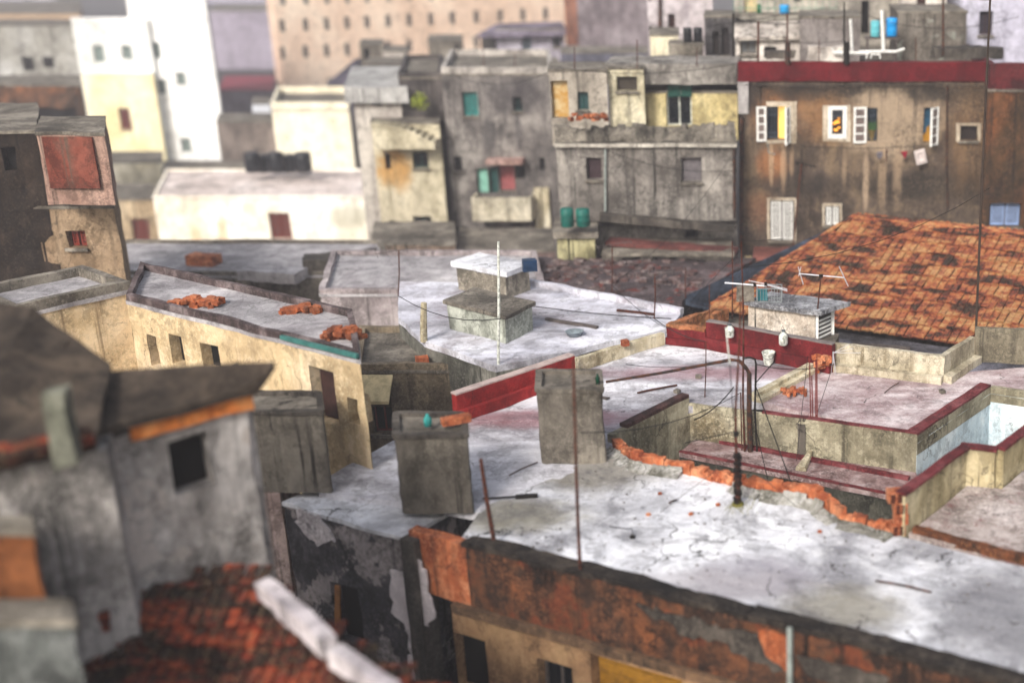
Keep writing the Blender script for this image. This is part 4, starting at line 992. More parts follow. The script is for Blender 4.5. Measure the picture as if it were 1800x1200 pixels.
# clothes
ln = thing('clothes_line', 'thin washing line strung under the casement windows of the brown block', 'clothes line', BF.pt(*BF.hit(1500, 255), .3))
m = MB(); m.tube([BF.pt(*BF.hit(1410, 255), .03), BF.pt(*BF.hit(1410, 255), .35), BF.pt(*BF.hit(1520, 258), .35), BF.pt(*BF.hit(1640, 254), .35), BF.pt(*BF.hit(1640, 254), .03)], .012, 4); m.build('line', WIRE, ln)
def cloth(pts, mat, nm, lab, off=.36):
    m = MB(); w = [BF.hit(*p, off) for p in pts]; c = (sum(a for a, _ in w) / len(w), sum(z for _, z in w) / len(w))
    rings = []
    for k, f in enumerate((1, .6, .25)): rings.append([BF.pt(c[0] + (a - c[0]) * f, c[1] + (z - c[1]) * f, off + (0, .03, -.01)[k]) for a, z in w])
    n = len(w); m.v = [p for r_ in rings for p in r_]; m.f = [(k*n + i, k*n + (i+1) % n, (k+1)*n + (i+1) % n, (k+1)*n + i) for k in range(2) for i in range(n)] + [tuple(2*n + i for i in range(n))]
    return solo(m, nm, lab, 'laundry', mat)
cloth([(1583, 267), (1596, 266), (1591, 280)], simple('red_cloth', '#94152f', .8, 0, .3, 6), 'cloth', 'small dark red triangular cloth on the washing line')
cloth([(1606, 266), (1625, 261), (1630, 286), (1612, 291)], simple('white_cloth', '#c9bdb9', .8, 0, .25, 6), 'cloth', 'crumpled white cloth on the washing line')
cloth([(1541, 268), (1551, 266), (1552, 275), (1546, 281), (1541, 276)], simple('grey_cloth', '#6a646a', .8), 'cloth', 'small grey bundle on the washing line')
cloth([(1557, 262), (1560, 262), (1559, 284), (1557, 284)], simple('brown_cloth', '#54332c', .8), 'cloth', 'narrow brown strip on the washing line')
# section to the right, rust and soot
ORB = plaster('soot_orange_wall', ('#342d28', '#55432f', '#7d5538'), stain='#26221f', streak=.85, scale=.5, grain=.45)
x0, F_ = fb('apartment_block', 'soot stained orange brown block at the right edge, with a pale blue shutter', 'building', 1739, 2000, 112, 55.2, 10, ORB, rough=.03, par=.85, parm=plaster('sooty_red', ('#3a1d1f', '#552226', '#6b2a2e'), streak=.5), L=.8,
   wins=[(1740, 358, 1795, 398, 'slats', simple('pale_blue_shutter', '#8fa6cf', .7, 0, .25, 3))])
# tall pole in front of it, standing on the terrace corner
post(1741, -10, 598, .0, .032, simple('pole_wood', '#3a2f28', .8), 'pole', 'tall dark blurred pole rising at the right from the corner of the beige parapet', 'pole', lean=-26)

# ================================================================== GREY BLOCK (centre)
GREYF = plaster('grey_facade', ('#55504c', '#86817c', '#a8a39c'), stain='#343231', streak=.6, scale=.5, grain=.45, spots=[sp_(980, 215, 1295, 268, '#8a857d', .4, .4, 54.5), sp_(1130, 350, 1290, 385, '#9d9993', .5, .5, 54.5), sp_(1010, 330, 1130, 380, '#3d3a38', .4, .6, 54.5)])
gb, GBF = fb('apartment_block', 'grey rendered block with a boarded window and a pale ledge, left of the brown block', 'building', 976, 1293, 252, 54.5, 3.2, GREYF, z0=PY(1, 388, 54.5).z, rough=.03, L=.6,
   wins=[(1031, 277, 1058, 316, 'planks', simple('dark_mauve', '#3b2c30', .8)), (1198, 277, 1233, 320, 'planks', simple('grey_boards', '#6b6669', .8))])
m = MB(); zt_ = GBF.hit(1100, 224)[1]; zb_ = GBF.hit(1100, 251)[1] + .0
n = 26; rr = random.Random(6)
for i in range(n):
    a, b = GBF.S * i / n, GBF.S * (i+1) / n; GBF.slab(m, a, b, zb_ - .0, zt_ + rr.uniform(-.14, .06) + (.12 if i > 20 else 0), -.4, -.12)
m.build('parapet', plaster('lumpy_parapet', ('#4f4b46', '#7d7870', '#a09a90'), stain='#2d2b28', streak=.8, scale=1.0, grain=.5), gb, rough=.09, L=.25)
m = MB(); GBF.slab(m, 0, GBF.S + .05, zb_ - .13, zb_ - .02, .035, .16); m.build('ledge', plaster('pale_ledge', ('#8f8a82', '#b3aea5', '#ccc7be'), streak=.4), gb, rough=.02, L=.4)
m = MB(); a_, z_ = GBF.hit(1056, 372); b_, z2_ = GBF.hit(1293, 393); p0, p1 = GBF.pt(a_, 0, .0), GBF.pt(b_, 0, 0)
m.prism([GBF.pt(a_, 0, .02)[:2], GBF.pt(b_, 0, .02)[:2], GBF.pt(b_, 0, .4)[:2], GBF.pt(a_, 0, .4)[:2]], [z_ - .25, z2_ - .25, z2_ - .25, z_ - .25], [z_, z2_, z2_, z_]); m.build('sill_beam', CONC_DK, gb, rough=.02, L=.4)
# the set-back storey above
YEL = plaster('faded_yellow_wall', ('#a39672', '#c6b88c', '#d8cca4'), stain='#55503c', streak=.5, scale=.7, grain=.3)
up, UF = fb('apartment_block', 'set-back yellow top storey with a dark green window under a grey lintel band', 'building', 1130, 1296, 160, 57.6, 2.4, YEL, z0=GBF.hit(1100, 251)[1] - .3, rough=.02,
   wins=[(1171, 150, 1216, 222, 'dark', GLASS, PLASTIC)])
UB = plaster('lintel_band', ('#5f5b57', '#8a8681', '#aaa6a0'), stain='#3a3836', streak=.6, scale=.8)
UF2 = Fac(PY(1062, 150, 57.2), PY(1296, 150, 57.2))
m = MB(); zl0, zl1 = UF2.hit(1200, 148)[1], UF2.hit(1200, 112)[1]; UF2.slab(m, 0, UF2.S, zl0, zl1, -2.6, .1); m.build('lintel_band', UB, up, rough=.04, L=.5)
for n_, (xa, xb, mt) in enumerate(((1077, 1085, GREEN), (1172, 1195, simple('green_blind', '#14453c', .7)), (1196, 1215, simple('green_blind', '#14453c', .7)))):
    s0, s1, z0, z1 = UF2.rect(xa, 150 if n_ else 168, xb, 172 if n_ else 213)
    m = MB(); UF2.slab(m, s0, s1, z0, z1 - .02, -.32, -.28); m.build('blind' if n_ else 'door', mt, up)
pw, PF = fb('rooftop_room', 'cream roof room with a screened opening and a green door beside the yellow storey', 'building', 1068, 1131, 118, 56.4, 2.4, plaster('cream_wall', ('#a39c86', '#c9c2aa', '#ddd7c2'), streak=.35), z0=GBF.hit(1100, 251)[1] - .3, rough=.02,
   wins=[(1084, 135, 1120, 160, 'planks', simple('screen', '#4a433b', .8))])
fb('rooftop_room', 'roof room with a deep ochre recess and a teal window left of the cream one', 'building', 964, 1066, 122, 56.0, 2.4, plaster('ochre_grey_wall', ('#8b857c', '#a8a197', '#c0b9ae'), streak=.4), z0=GBF.hit(1100, 251)[1] - .3, rough=.03,
   wins=[(968, 142, 998, 208, 'door', simple('ochre_recess', '#a87f3c', .8, 0, .3, 2, dark='#bfae88')), (1014, 162, 1034, 194, 'dark', simple('teal_glass', '#27484a', .5), DKTEAL)])
c = PY(1035, 205, 54.1); m = MB(); rr = random.Random(2)
for i in range(26): m.box((c.x + rr.uniform(-.6, .6), c.y + rr.uniform(-.2, .2), c.z + rr.uniform(-.15, .1)), (.16, .12, .09), rr.random() * 3)
solo(m, 'rubble', 'low heap of reddish rubble below the teal window of the roof room', 'rubble', DUSTB, rough=.01, L=.15)
# lower storey recessed under the block, green barrels on a slab, junk
LOWG = plaster('recess_grey', ('#6c6763', '#8d8883', '#aaa59f'), stain='#3a3735', streak=.6)  # mid grey plaster with dark streaks for the recessed lower house
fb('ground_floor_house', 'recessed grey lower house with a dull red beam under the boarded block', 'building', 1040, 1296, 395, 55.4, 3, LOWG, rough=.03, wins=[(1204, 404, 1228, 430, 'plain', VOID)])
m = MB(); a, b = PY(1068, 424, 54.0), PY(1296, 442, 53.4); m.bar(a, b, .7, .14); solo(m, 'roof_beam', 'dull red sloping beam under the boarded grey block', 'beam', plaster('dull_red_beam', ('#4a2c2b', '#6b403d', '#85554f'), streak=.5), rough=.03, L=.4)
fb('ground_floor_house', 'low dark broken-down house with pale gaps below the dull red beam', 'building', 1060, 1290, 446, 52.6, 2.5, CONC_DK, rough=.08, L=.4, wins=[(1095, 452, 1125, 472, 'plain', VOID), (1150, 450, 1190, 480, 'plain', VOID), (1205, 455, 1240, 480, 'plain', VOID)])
fb('ground_floor_house', 'mossy cream and yellow hut under the two green barrels', 'building', 978, 1045, 408, 52.8, 2, plaster('mossy_cream', ('#6e6a4e', '#959071', '#b5b08f'), stain='#3c3a2a', streak=.7, scale=1.2), rough=.04, L=.4, slab=.2, over=.12)
def barrel(px0, px1, pt, pb, Y, mat, lab, group=None, name='barrel', n=16, shelf=False, cat='barrel'):
    b = PY((px0 + px1) / 2, pb, Y); t = PY((px0 + px1) / 2, pt, Y); r = (PY(px1, pb, Y).x - PY(px0, pb, Y).x) / 2; h = t.z - b.z
    m = MB(); m.lathe((0, 0, 0), [(r * .9, 0), (r * .97, h * .04), (r * .97, h * .3), (r * 1.0, h * .32), (r * .97, h * .35), (r * .97, h * .64), (r, h * .66), (r * .97, h * .69), (r * .97, h * .95), (r * .86, h), (r * .3, h * 1.02)], n)
    m.v = [v + b for v in m.v]; return solo(m, name, lab, cat, mat, loc=b, group=group, smooth=True)
GB_ = simple('green_barrel', '#146056', .45, 0, .4, 3)
barrel(986, 1010, 366, 398, 52.4, GB_, 'left one of the two dark green barrels under the grey block')
barrel(1013, 1038, 367, 397, 52.4, GB_, 'right one of the two dark green barrels under the grey block')
# debris roof
DEB = plaster('debris_roof', ('#403a3c', '#5c5153', '#857a7c'), stain='#2b2627', streak=.6, scale=.6, flat=True, peel='#8a4438', peel_at=.58, peel_scale=1.3, grain=.55)
dr = thing('derelict_house', 'derelict low house with a rubble strewn reddish grey roof in the central dip', 'house', PZ(1100, 490, -14)); dr.location.z = -14
DZ = -.95
dp = [PZ2(900, 530, DZ), PZ2(1200, 530, DZ), PZ2(1330, 452, DZ), PZ2(900, 452, DZ)]
MB().prism(dp, -14, DZ).build('roof', DEB, dr, rough=.06, L=.6)
m = MB(); rr = random.Random(12)
for i in range(240):
    px, py = rr.uniform(925, 1230), rr.uniform(456, 515); c = PZ(px, py, DZ); s = .04 + .2 * rr.random() ** 2.5
    m.box((c.x, c.y, DZ + s * .15), (s * 1.6, s, s * .5), rr.random() * 3)
tag(m.build('rubble', plaster('mixed_rubble', ('#3f3536', '#6b5350', '#a09795'), streak=.4, scale=3), dr, rough=.02, L=.3), kind='stuff')

YS = 1.0
def pipe_on(Fc_, root, pts, r=.05, mat=DARKPIPE, name='drainpipe'):
    m = MB(); m.tube([Fc_.pt(*Fc_.hit(x, y, .12), .12) for x, y in pts], r, 6); return m.build(name, mat, root)
pipe_on(BF, bf, [(1303, 205), (1303, 300), (1302, 436)], .07)
pipe_on(BF, bf, [(1409, 262), (1409, 350)], .014, WIRE, 'cable')
pipe_on(BF, bf, [(1310, 149), (1420, 152), (1560, 149), (1735, 151)], .014, WIRE, 'cable')
pipe_on(BF, bf, [(1337, 150), (1336, 186)], .014, WIRE, 'cable')
pipe_on(BF, bf, [(1665, 150), (1664, 300), (1666, 372)], .03)
pipe_on(GBF, gb, [(1064, 262), (1064, 372)], .04, simple('pale_pipe', '#8f9793', .7))
pipe_on(GBF, gb, [(1150, 262), (1151, 320), (1147, 384)], .015, WIRE, 'cable')
pipe_on(GBF, gb, [(1290, 262), (1291, 384)], .05)
YS = 1.0
# ================================================================== TEAL-SHUTTERED GREY BLOCK and neighbours
TG = plaster('teal_block_wall', ('#4e4a4a', '#7c7774', '#a39e99'), stain='#2c2a2c', streak=.65, scale=.42, grain=.4, spots=[sp_(840, 130, 970, 200, '#4a464a', .6, .5, 58), sp_(846, 205, 875, 270, '#3c3a3e', .7, .4, 58), sp_(903, 195, 920, 265, '#4a474a', .6, .4, 58), sp_(770, 120, 790, 420, '#3a3738', .6, .4, 58)])
tb, TF = fb('apartment_block', 'tall grey block with a bright teal shutter and a cream balcony', 'building', 775, 972, 118, 58, 8, TG, rough=.03, par=.3, parm=plaster('pale_band', ('#8d8883', '#b0aba5', '#c9c4be'), streak=.5),
   wins=[(813, 162, 840, 204, 'slats', TEAL), (901, 170, 917, 196, 'dark', GLASS, DKTEAL), (797, 275, 812, 302, 'dark', GLASS, GREENF if 'GREENF' in globals() else GREYWOOD), (905, 290, 922, 315, 'plain', VOID),
         (838, 296, 858, 340, 'door', simple('mint_door', '#7fb5a4', .7)), (859, 296, 876, 340, 'plain', DKTEAL), (877, 292, 905, 335, 'planks', simple('pink_panel', '#a85f60', .8)), (797, 398, 822, 418, 'dark', simple('teal_glass', '#27484a', .5), GREYWOOD), (948, 278, 958, 300, 'plain', VOID)])
s0, s1, z0, z1 = TF.rect(832, 345, 936, 386, .8)
m = MB(); TF.slab(m, s0, s1, z0, z0 + .15, .03, 1.1); TF.slab(m, s0, s1, z0 + .15, z1, 1.0, 1.1)
TF.slab(m, s0, s0 + .1, z0 + .15, z1, .03, 1.0); TF.slab(m, s1 - .1, s1, z0 + .15, z1, .03, 1.0)
m.build('balcony', plaster('cream_balcony', ('#a8a08c', '#c9c2b0', '#dbd5c5'), streak=.45), tb, rough=.02, L=.3)
s0, s1, z0, z1 = TF.rect(855, 276, 920, 288, .5); m = MB(); TF.slab(m, s0, s1, z0, z1 - .1, .03, .8); m.build('canopy', plaster('pinkish_slab', ('#8a6f68', '#a98d85', '#bfa79f'), streak=.3), tb, rough=.02)
for i, xx in enumerate((942, 956)):
    s0, s1, z0, z1 = TF.rect(xx, 330, xx + 12, 440, .1); m = MB(); TF.slab(m, s0, s1, -6, z1, .03, .22); m.build('pilaster', CURB, tb, rough=.02)
s0, s1, z0, z1 = TF.rect(880, 404, 908, 436, .9); m = MB()
for i in range(8): TF.slab(m, s0 + (s1-s0) * i / 8, s0 + (s1-s0) * (i+1) / 8, z0 + .05 * (i % 3), z1, .9 + .03 * (i % 2), .92 + .03 * (i % 2))
solo(m, 'hanging_cloth', 'bright coral red cloth hanging below the cream balcony', 'laundry', simple('coral_cloth', '#c4444a', .8, 0, .25, 3))
s0, s1, z0, z1 = TF.rect(725, 165, 752, 192, .3)
sh_ = thing('shrub', 'yellow green shrub sprouting from the dark wall left of the teal shutter', 'plant', TF.pt((s0 + s1) / 2, z0, .35)); c = Vector(sh_.location) + Vector((0, 0, .35)); rr = random.Random(1)
m = MB()
for i in range(320):
    d = Vector((rr.gauss(0, 1), rr.gauss(0, .6), rr.gauss(0, 1))).normalized() * rr.uniform(.05, .42); q = c + d; a = Vector((rr.gauss(0, 1), rr.gauss(0, 1), rr.gauss(0, 1))).normalized() * .06; b2 = a.cross(d).normalized() * .05
    m.face(q - a, q + b2, q + a, q - b2)
m.build('leaves', simple('lime_leaves', '#8f9a35', .7, 0, .4, 6), sh_)
m = MB(); m.tube([Vector(sh_.location) + Vector((0, -.0, 0)), c], .03, 5); m.build('stem', BROWNWOOD, sh_)
# darker link and the yellowish curved block
LK = plaster('dark_link_wall', ('#3c3939', '#524d4c', '#6d6765'), streak=.5, scale=.6)
fb('apartment_block', 'dark narrow link block behind the yellow green shrub', 'building', 700, 776, 128, 58.6, 8, LK, rough=.03, par=.2)
CYM = plaster('cream_yellow_wall', ('#a39b86', '#c4bca6', '#d8d1be'), stain='#6b624c', streak=.4, scale=.6, spots=[sp_(662, 262, 728, 335, '#b98b40', .8, .4, 57), sp_(640, 330, 760, 420, '#c9c0ac', .5, .5, 57)])
cyb, CF = fb('apartment_block', 'cream and ochre block with a rounded hood, left of the tall grey block', 'building', 652, 772, 215, 57, 6, CYM, rough=.03,
   wins=[(725, 268, 753, 296, 'dark', GLASS, DKTEAL), (677, 270, 687, 298, 'plain', VOID), (727, 380, 759, 410, 'dark', GLASS, DKTEAL), (684, 388, 694, 410, 'plain', DKTEAL)])
s0, s1, z0, z1 = CF.rect(655, 216, 764, 262, .8); m = MB(); n = 10
for i in range(n):
    a, b = s0 + (s1 - s0) * i / n, s0 + (s1 - s0) * (i + 1) / n; h = 1 - .75 * ((i + .5) / n) ** 2
    CF.slab(m, a, b, z0, z0 + (z1 - z0) * h, .03, .9)
m.build('hood', CYM, cyb, rough=.04, L=.3)
fb('apartment_block', 'pale grey upper block with a concrete slab cap, above the cream and ochre hood', 'building', 618, 702, 152, 58.4, 8, plaster('pale_mauve_wall', ('#8f8984', '#b1aba5', '#c7c2bb'), streak=.4), rough=.03, slab=.7, over=.35, roofm=plaster('cap_slab', ('#8d8c8a', '#adacaa', '#c4c3c1'), streak=.3), wins=[(653, 163, 670, 186, 'plain', VOID), (657, 222, 663, 240, 'plain', VOID)])
fb('row_house', 'brown lower house at the foot of the cream and ochre block', 'building', 652, 800, 428, 50, 4, plaster('mottled_brown_wall', ('#62564c', '#857568', '#a29082'), streak=.6, scale=.7), rough=.06, L=.6, wins=[(672, 440, 690, 462, 'plain', VOID)])
fb('row_house', 'pinkish brown lower house below the balcony with the coral cloth', 'building', 802, 975, 440, 51, 4, plaster('pinkish_brown_wall', ('#5f5350', '#857370', '#a5938f'), streak=.6, scale=.7), rough=.06, L=.6, wins=[(905, 436, 925, 455, 'plain', VOID)])

YS = 1.22
# ================================================================== CREAM BUILDINGS (left, middle distance)
CRM = plaster('cream_wall_long', ('#dcd2bf', '#eee8db', '#f7f3ea'), stain='#a59f8c', streak=.22, scale=.3, grain=.08, cracks=.2, spots=[sp_(330, 390, 360, 450, '#d9b083', .6, .5, 60), sp_(380, 380, 405, 440, '#d9b083', .6, .5, 60), sp_(580, 360, 650, 400, '#9a9a86', .5, .5, 60)])
fb('long_low_building', 'long cream building with one maroon shutter, black tanks standing on its roof', 'building', 268, 655, 345, 60, 9, CRM, rough=.03, L=1.2, roofm=plaster('pale_pink_roof', ('#bfb2ac', '#dcd0ca', '#ece3df'), flat=True, scale=.3), par=.1, wins=[(474, 374, 511, 420, 'slats', MAROON)])
fb('annex', 'beige annex with a dark doorway and a brown shutter beside the long cream building', 'building', 186, 270, 350, 61, 5, plaster('tan_annex', ('#8f7f68', '#b09e84', '#c5b59c'), streak=.4), rough=.03, wins=[(234, 385, 264, 445, 'slats', MAROON), (200, 355, 214, 440, 'plain', VOID)])
tr = PY(1, 300, 66).z
BT = simple('black_tank', '#15171c', .4, 0, .3, 2)
for i, px in enumerate((432, 452, 474, 498, 522)):
    barrel(px, px + 27, 268 + (i % 2) * 4, 302, 64 + (i % 2) * .8, BT, ('leftmost', 'second from the left', 'middle', 'second from the right', 'rightmost')[i] + ' of the round black water tanks on the long cream building', 'black plastic water tanks in a row', name='water_tank', cat='water tank')
fb('parapet_house', 'cream house with a stepped parapet behind the black tanks', 'building', 476, 612, 180, 72, 9, plaster('pale_cream', ('#ddd4bd', '#ebe5d2', '#f4efe0'), streak=.08, scale=.3, grain=.05), rough=.03, L=1.5, par=.5)
fb('terrace_row', 'grey brown houses in the gap between the white tower and the cream parapet', 'building', 380, 480, 215, 78, 5, plaster('grey_brown_row', ('#5b534f', '#7c726c', '#988d86'), streak=.5, scale=.3), rough=.05, L=1.5)
fb('terrace_row', 'low grey roofs in front of the white tower', 'building', 285, 430, 300, 70, 4, plaster('slate_grey_row', ('#5d5f60', '#7c7e7e', '#989a99'), streak=.5, scale=.3), rough=.05, L=1.5)
WHT = plaster('white_tower_wall', ('#dcdcda', '#ececea', '#f6f6f4'), stain='#9a9c9c', streak=.05, scale=.2, grain=.03, cracks=0)
WG = simple('grey_pane', '#76837f', .4, 0, .3, 2)
fb('white_tower', 'bright white apartment tower, its top outside the frame', 'building', 212, 352, -60, 92, 6, WHT, roofm=WHT, wins=[(268, 75, 282, 103, 'plain', WG), (276, 140, 292, 166, 'plain', WG), (310, 128, 326, 150, 'plain', WG), (318, 243, 336, 268, 'plain', WG), (284, 235, 294, 275, 'plain', WG)])
fb('white_tower', 'lower white tower wing with three grey windows and a cream base', 'building', 124, 258, 34, 91.6, 2, roofm=WHT, wall=plaster('white_wing_wall', ('#cfd0cc', '#e2e3e0', '#eeefec'), stain='#9a9c9c', streak=.05, scale=.2, grain=.03, cracks=0), wins=[(164, 80, 183, 110, 'plain', WG), (214, 80, 232, 105, 'plain', WG)])
fb('cream_house', 'cream yellow house with a dark brown arched window under the white tower wing', 'building', 143, 268, 128, 91, 3, plaster('butter_wall', ('#d9cba0', '#eadfb9', '#f3ecd0'), stain='#b3a374', streak=.08, scale=.3, grain=.04, cracks=0), roofm=WHT, wins=[(210, 190, 230, 228, 'slats', MAROON)])
fb('cream_house', 'low cream terrace wall in front of the yellow house', 'building', 150, 285, 285, 78, 5, plaster('cream_low', ('#c9c1a8', '#dcd6c2', '#e8e3d4'), streak=.2), rough=.03, L=1.5)
YS = .72
# dark far-left pile
DK1 = plaster('sooty_brown', ('#1f1a17', '#332a24', '#4d4035'), stain='#161311', streak=.7, scale=.3, grain=.4)
fb('old_house', 'sooty dark brown house at the far left edge', 'building', -80, 62, 230, 47, 6, DK1, rough=.08, L=.8, wins=[(5, 260, 30, 300, 'plain', VOID)])
YS = 1.3
fb('old_house', 'blackened house with orange roof patches behind the sooty brown one', 'building', -80, 140, 150, 62, 6, plaster('sooty_orange', ('#38302a', '#5a483b', '#8a6247'), stain='#1a1614', streak=.8, scale=.4), rough=.12, L=.9, wins=[(40, 190, 135, 212, 'plain', VOID)])
fb('old_house', 'washed out grey green houses above the blackened one', 'building', -80, 140, 45, 86, 8, plaster('wash_grey', ('#7c7a72', '#a3a19a', '#c2c2c0'), stain='#4b463f', streak=.6, scale=.2), rough=.1, L=1.5, wins=[(40, 100, 60, 125, 'plain', VOID), (75, 100, 95, 120, 'plain', VOID)])
YS = .72
kb, KF = fb('balcony_house', 'projecting pinkish bay with a faded red brick panel at the left', 'building', 62, 182, 232, 45, 3, plaster('dusty_pink_wall', ('#7d665c', '#9d8377', '#b59c8f'), streak=.5), z0=PY(1, 360, 45).z, rough=.04, L=.5)
s0, s1, z0, z1 = KF.rect(84, 240, 172, 330); m = MB(); KF.slab(m, s0, s1, z0, z1, .03, .1); m.build('brick_panel', plaster('dusty_brick', ('#5d342a', '#7a4538', '#8f5a4c'), stain='#5b5a50', streak=.4, scale=1), kb, rough=.02)
fb('old_house', 'tan lower house with a small maroon hatch under the brick bay', 'building', 60, 200, 362, 47, 5, plaster('tan_lower', ('#6e5d4a', '#93806a', '#ad9a83'), streak=.6), rough=.05, L=.6, wins=[(118, 405, 150, 435, 'slats', MAROON), (60, 400, 80, 470, 'plain', VOID)])

YS = 1.25
# ================================================================== far beige hotel and rooftops
HOT = plaster('pinkish_stone', ('#d2b8a2', '#e3cbb6', '#eeddca'), stain='#b09884', streak=.1, scale=.2, grain=.06, cracks=0)
hA, hB = PY(476, -40, 105), PY(1010, -40, 120)
hh = Fac(hA, hB); hw = []
cols = [497, 538, 575, 611, 646, 683, 720, 758, 796, 838, 880, 920, 960]
for ri, yb in enumerate((0, 47, 95)):
    for cx_ in cols:
        f = (cx_ - 476) / 534; yy = -150 + (yb + 150) * (1 - .125 * f) ; hw.append((cx_ - 5, yy - 11, cx_ + 5, yy + 11, 'plain', simple('hotel_window', '#4c4a46', .4, 0, .4, 1)))
building('grand_hotel', 'large pinkish beige stone building with a regular grid of windows, far behind the roofs', 'building', hA, hB, 3, -14, hA.z + 3, HOT, wins=hw)
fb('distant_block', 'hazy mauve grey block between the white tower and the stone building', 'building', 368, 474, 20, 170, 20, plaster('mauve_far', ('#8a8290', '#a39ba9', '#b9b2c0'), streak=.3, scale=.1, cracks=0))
fb('distant_block', 'lower hazy block with a small dark red roof, right of the white tower', 'building', 385, 480, 158, 100, 12, plaster('mauve_low', ('#625a62', '#7f767e', '#99909a'), streak=.3, scale=.2, cracks=0), roofm=simple('far_red_roof', '#8a3b48', .8))
fb('distant_block', 'small bright white and blue box on the roofs right of the white tower', 'building', 442, 474, 182, 84, 4, simple('bright_white', '#d0d4dc', .7))
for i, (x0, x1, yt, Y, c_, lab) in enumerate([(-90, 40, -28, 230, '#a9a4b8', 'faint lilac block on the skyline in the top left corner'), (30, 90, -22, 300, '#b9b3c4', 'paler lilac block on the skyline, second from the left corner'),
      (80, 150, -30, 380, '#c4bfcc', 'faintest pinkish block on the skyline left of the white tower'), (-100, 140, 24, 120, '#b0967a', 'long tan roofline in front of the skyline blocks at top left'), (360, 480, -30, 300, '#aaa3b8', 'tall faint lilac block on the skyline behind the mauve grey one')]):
    fb('distant_block', lab, 'building', x0, x1, yt, Y, 25, simple('skyline_%d' % i, c_, .9, 0, .15, .1))  # distance haze is put into the pale lilac block colours
fb('gable_roof_house', 'plum grey house top in the gap above the cream parapet', 'building', 574, 640, 150, 80, 5, plaster('slate_plum', ('#3f3c48', '#565260', '#6e6a78'), streak=.4))
m = MB(); a, b, c = PY(572, 150, 79.4), PY(650, 150, 79.4), PY(622, 106, 80); m.v = [a, b, c, a + Vector((0, 5, 0)), b + Vector((0, 5, 0)), c + Vector((0, 5, 0))]; m.f = [(0, 1, 2), (5, 4, 3), (0, 2, 5, 3), (2, 1, 4, 5), (1, 0, 3, 4)]
solo(m, 'pitched_roof', 'dark plum pitched roof in front of the stone building', 'roof', MATS['slate_plum'])
for i, (x0, x1, yt, Y, mt, ww, lab) in enumerate([
    (632, 672, 78, 70, CONC, [(640, 85, 650, 105, 'plain', VOID)], 'grey concrete roof box at the left of the row in front of the stone building'),
    (672, 715, 90, 69, MATS['pale_mauve_wall'], [(712, 80, 724, 105, 'plain', VOID)], 'pale lilac roof box, second in the row in front of the stone building'),
    (752, 812, 70, 72, CONC, [(800, 78, 808, 100, 'plain', VOID)], 'dark streaked concrete roof box in the middle of the row before the stone building'),
    (845, 875, 62, 74, CONC_DK, [], 'narrow dark roof box left of the lilac attic house'),
    (872, 992, 52, 73, plaster('lilac_wall', ('#8a8590', '#aaa5b0', '#c0bcc6'), streak=.3), [(917, 60, 934, 98, 'slats', simple('blue_grey_shutter', '#5d7482', .7)), (971, 58, 986, 84, 'dark', GLASS)], 'lilac attic house with a blue grey shutter'),
    (990, 1012, -20, 72, plaster('brick_brown_stack', ('#6d4a3d', '#8f6553', '#a87d6a'), streak=.4), [], 'reddish brown stack beside the grey windowless block'),
    (1012, 1142, -25, 70, plaster('mauve_grey_block', ('#6a6266', '#857c80', '#9c9498'), streak=.5, scale=.6), [], 'tall blank mauve grey block in the middle of the skyline'),
    (640, 985, 112, 66, CONC_DK, [], 'dark cluttered roof strip behind the tall grey block'),
    (985, 1140, 92, 64, plaster('slate_blue_strip', ('#4c4c58', '#63636f', '#7a7a86'), streak=.4), [], 'slate blue roof strip below the blank mauve grey block')]):
    fb('roof_house', lab, 'building', x0, x1, yt, Y, 4, mt, wins=ww, rough=.04, L=.8)
m = MB(); a, b, c, d = PY(838, 62, 72.4), PY(1000, 58, 72.4), PY(988, 38, 75), PY(872, 42, 75); m.v = [a, b, c, d] + [p - Vector((0, 0, .2)) for p in (a, b, c, d)]; m.f = [(0, 1, 2, 3), (7, 6, 5, 4)] + [(i, 4 + i, 4 + (i+1) % 4, (i+1) % 4) for i in range(4)]
solo(m, 'pitched_roof', 'sloping mauve roof over the lilac attic house', 'roof', plaster('mauve_roof', ('#5d5662', '#7a7280', '#938b98'), streak=.3), rough=.03, L=.6)

YS = 44 / 56
# ================================================================== roofscape above the brown block (top right)
PKW = plaster('pink_white_wall', ('#a8a0a2', '#c9c2c5', '#dedadd'), stain='#77707a', streak=.4, scale=.4)
fb('apartment_block', 'pinkish white block with small dark windows at the top, behind the black tanks', 'building', 1136, 1252, -40, 70, 8, PKW, z0=-5, rough=.02, wins=[(1139, 46, 1147, 56, 'plain', VOID), (1174, 25, 1187, 55, 'plain', BROWNWOOD), (1138, -10, 1145, 3, 'plain', VOID)])
m = MB(); a, b = PY(1160, -30, 69.9), PY(1160, 60, 69.9); m.bar(a, b, .12); solo(m, 'drainpipe', 'dark drainpipe on the pinkish white block', 'pipe', DARKPIPE)
fb('roof_room', 'small cream roof room left of the black tanks', 'building', 1142, 1192, 60, 63, 3, plaster('cream_room', ('#c4bba0', '#dcd5be', '#e8e3d0'), streak=.3), z0=2, rough=.02)
fb('tank_plinth', 'mossy concrete plinth under the two black tanks', 'plinth', 1176, 1236, 77, 61, 1.6, CONC, z0=2, rough=.04, L=.4)
for i, px in enumerate((1201, 1219)): barrel(px, px + 16, 49, 76, 61.8, BT, ('left', 'right')[i] + ' one of the two black tanks on the concrete plinth', name='water_tank', cat='water tank')
fb('roof_room', 'charcoal room with dark louvre doors right of the black tanks', 'building', 1238, 1292, 28, 64, 3, plaster('charcoal_streak', ('#3c3a3c', '#5f5c5e', '#7f7c7d'), streak=.6), z0=1, rough=.03, wins=[(1252, 55, 1263, 96, 'slats', simple('dark_louvre', '#221e22', .8)), (1268, 50, 1282, 97, 'slats', simple('dark_louvre', '#221e22', .8))])  # dark grey streaked plaster and near-black louvres
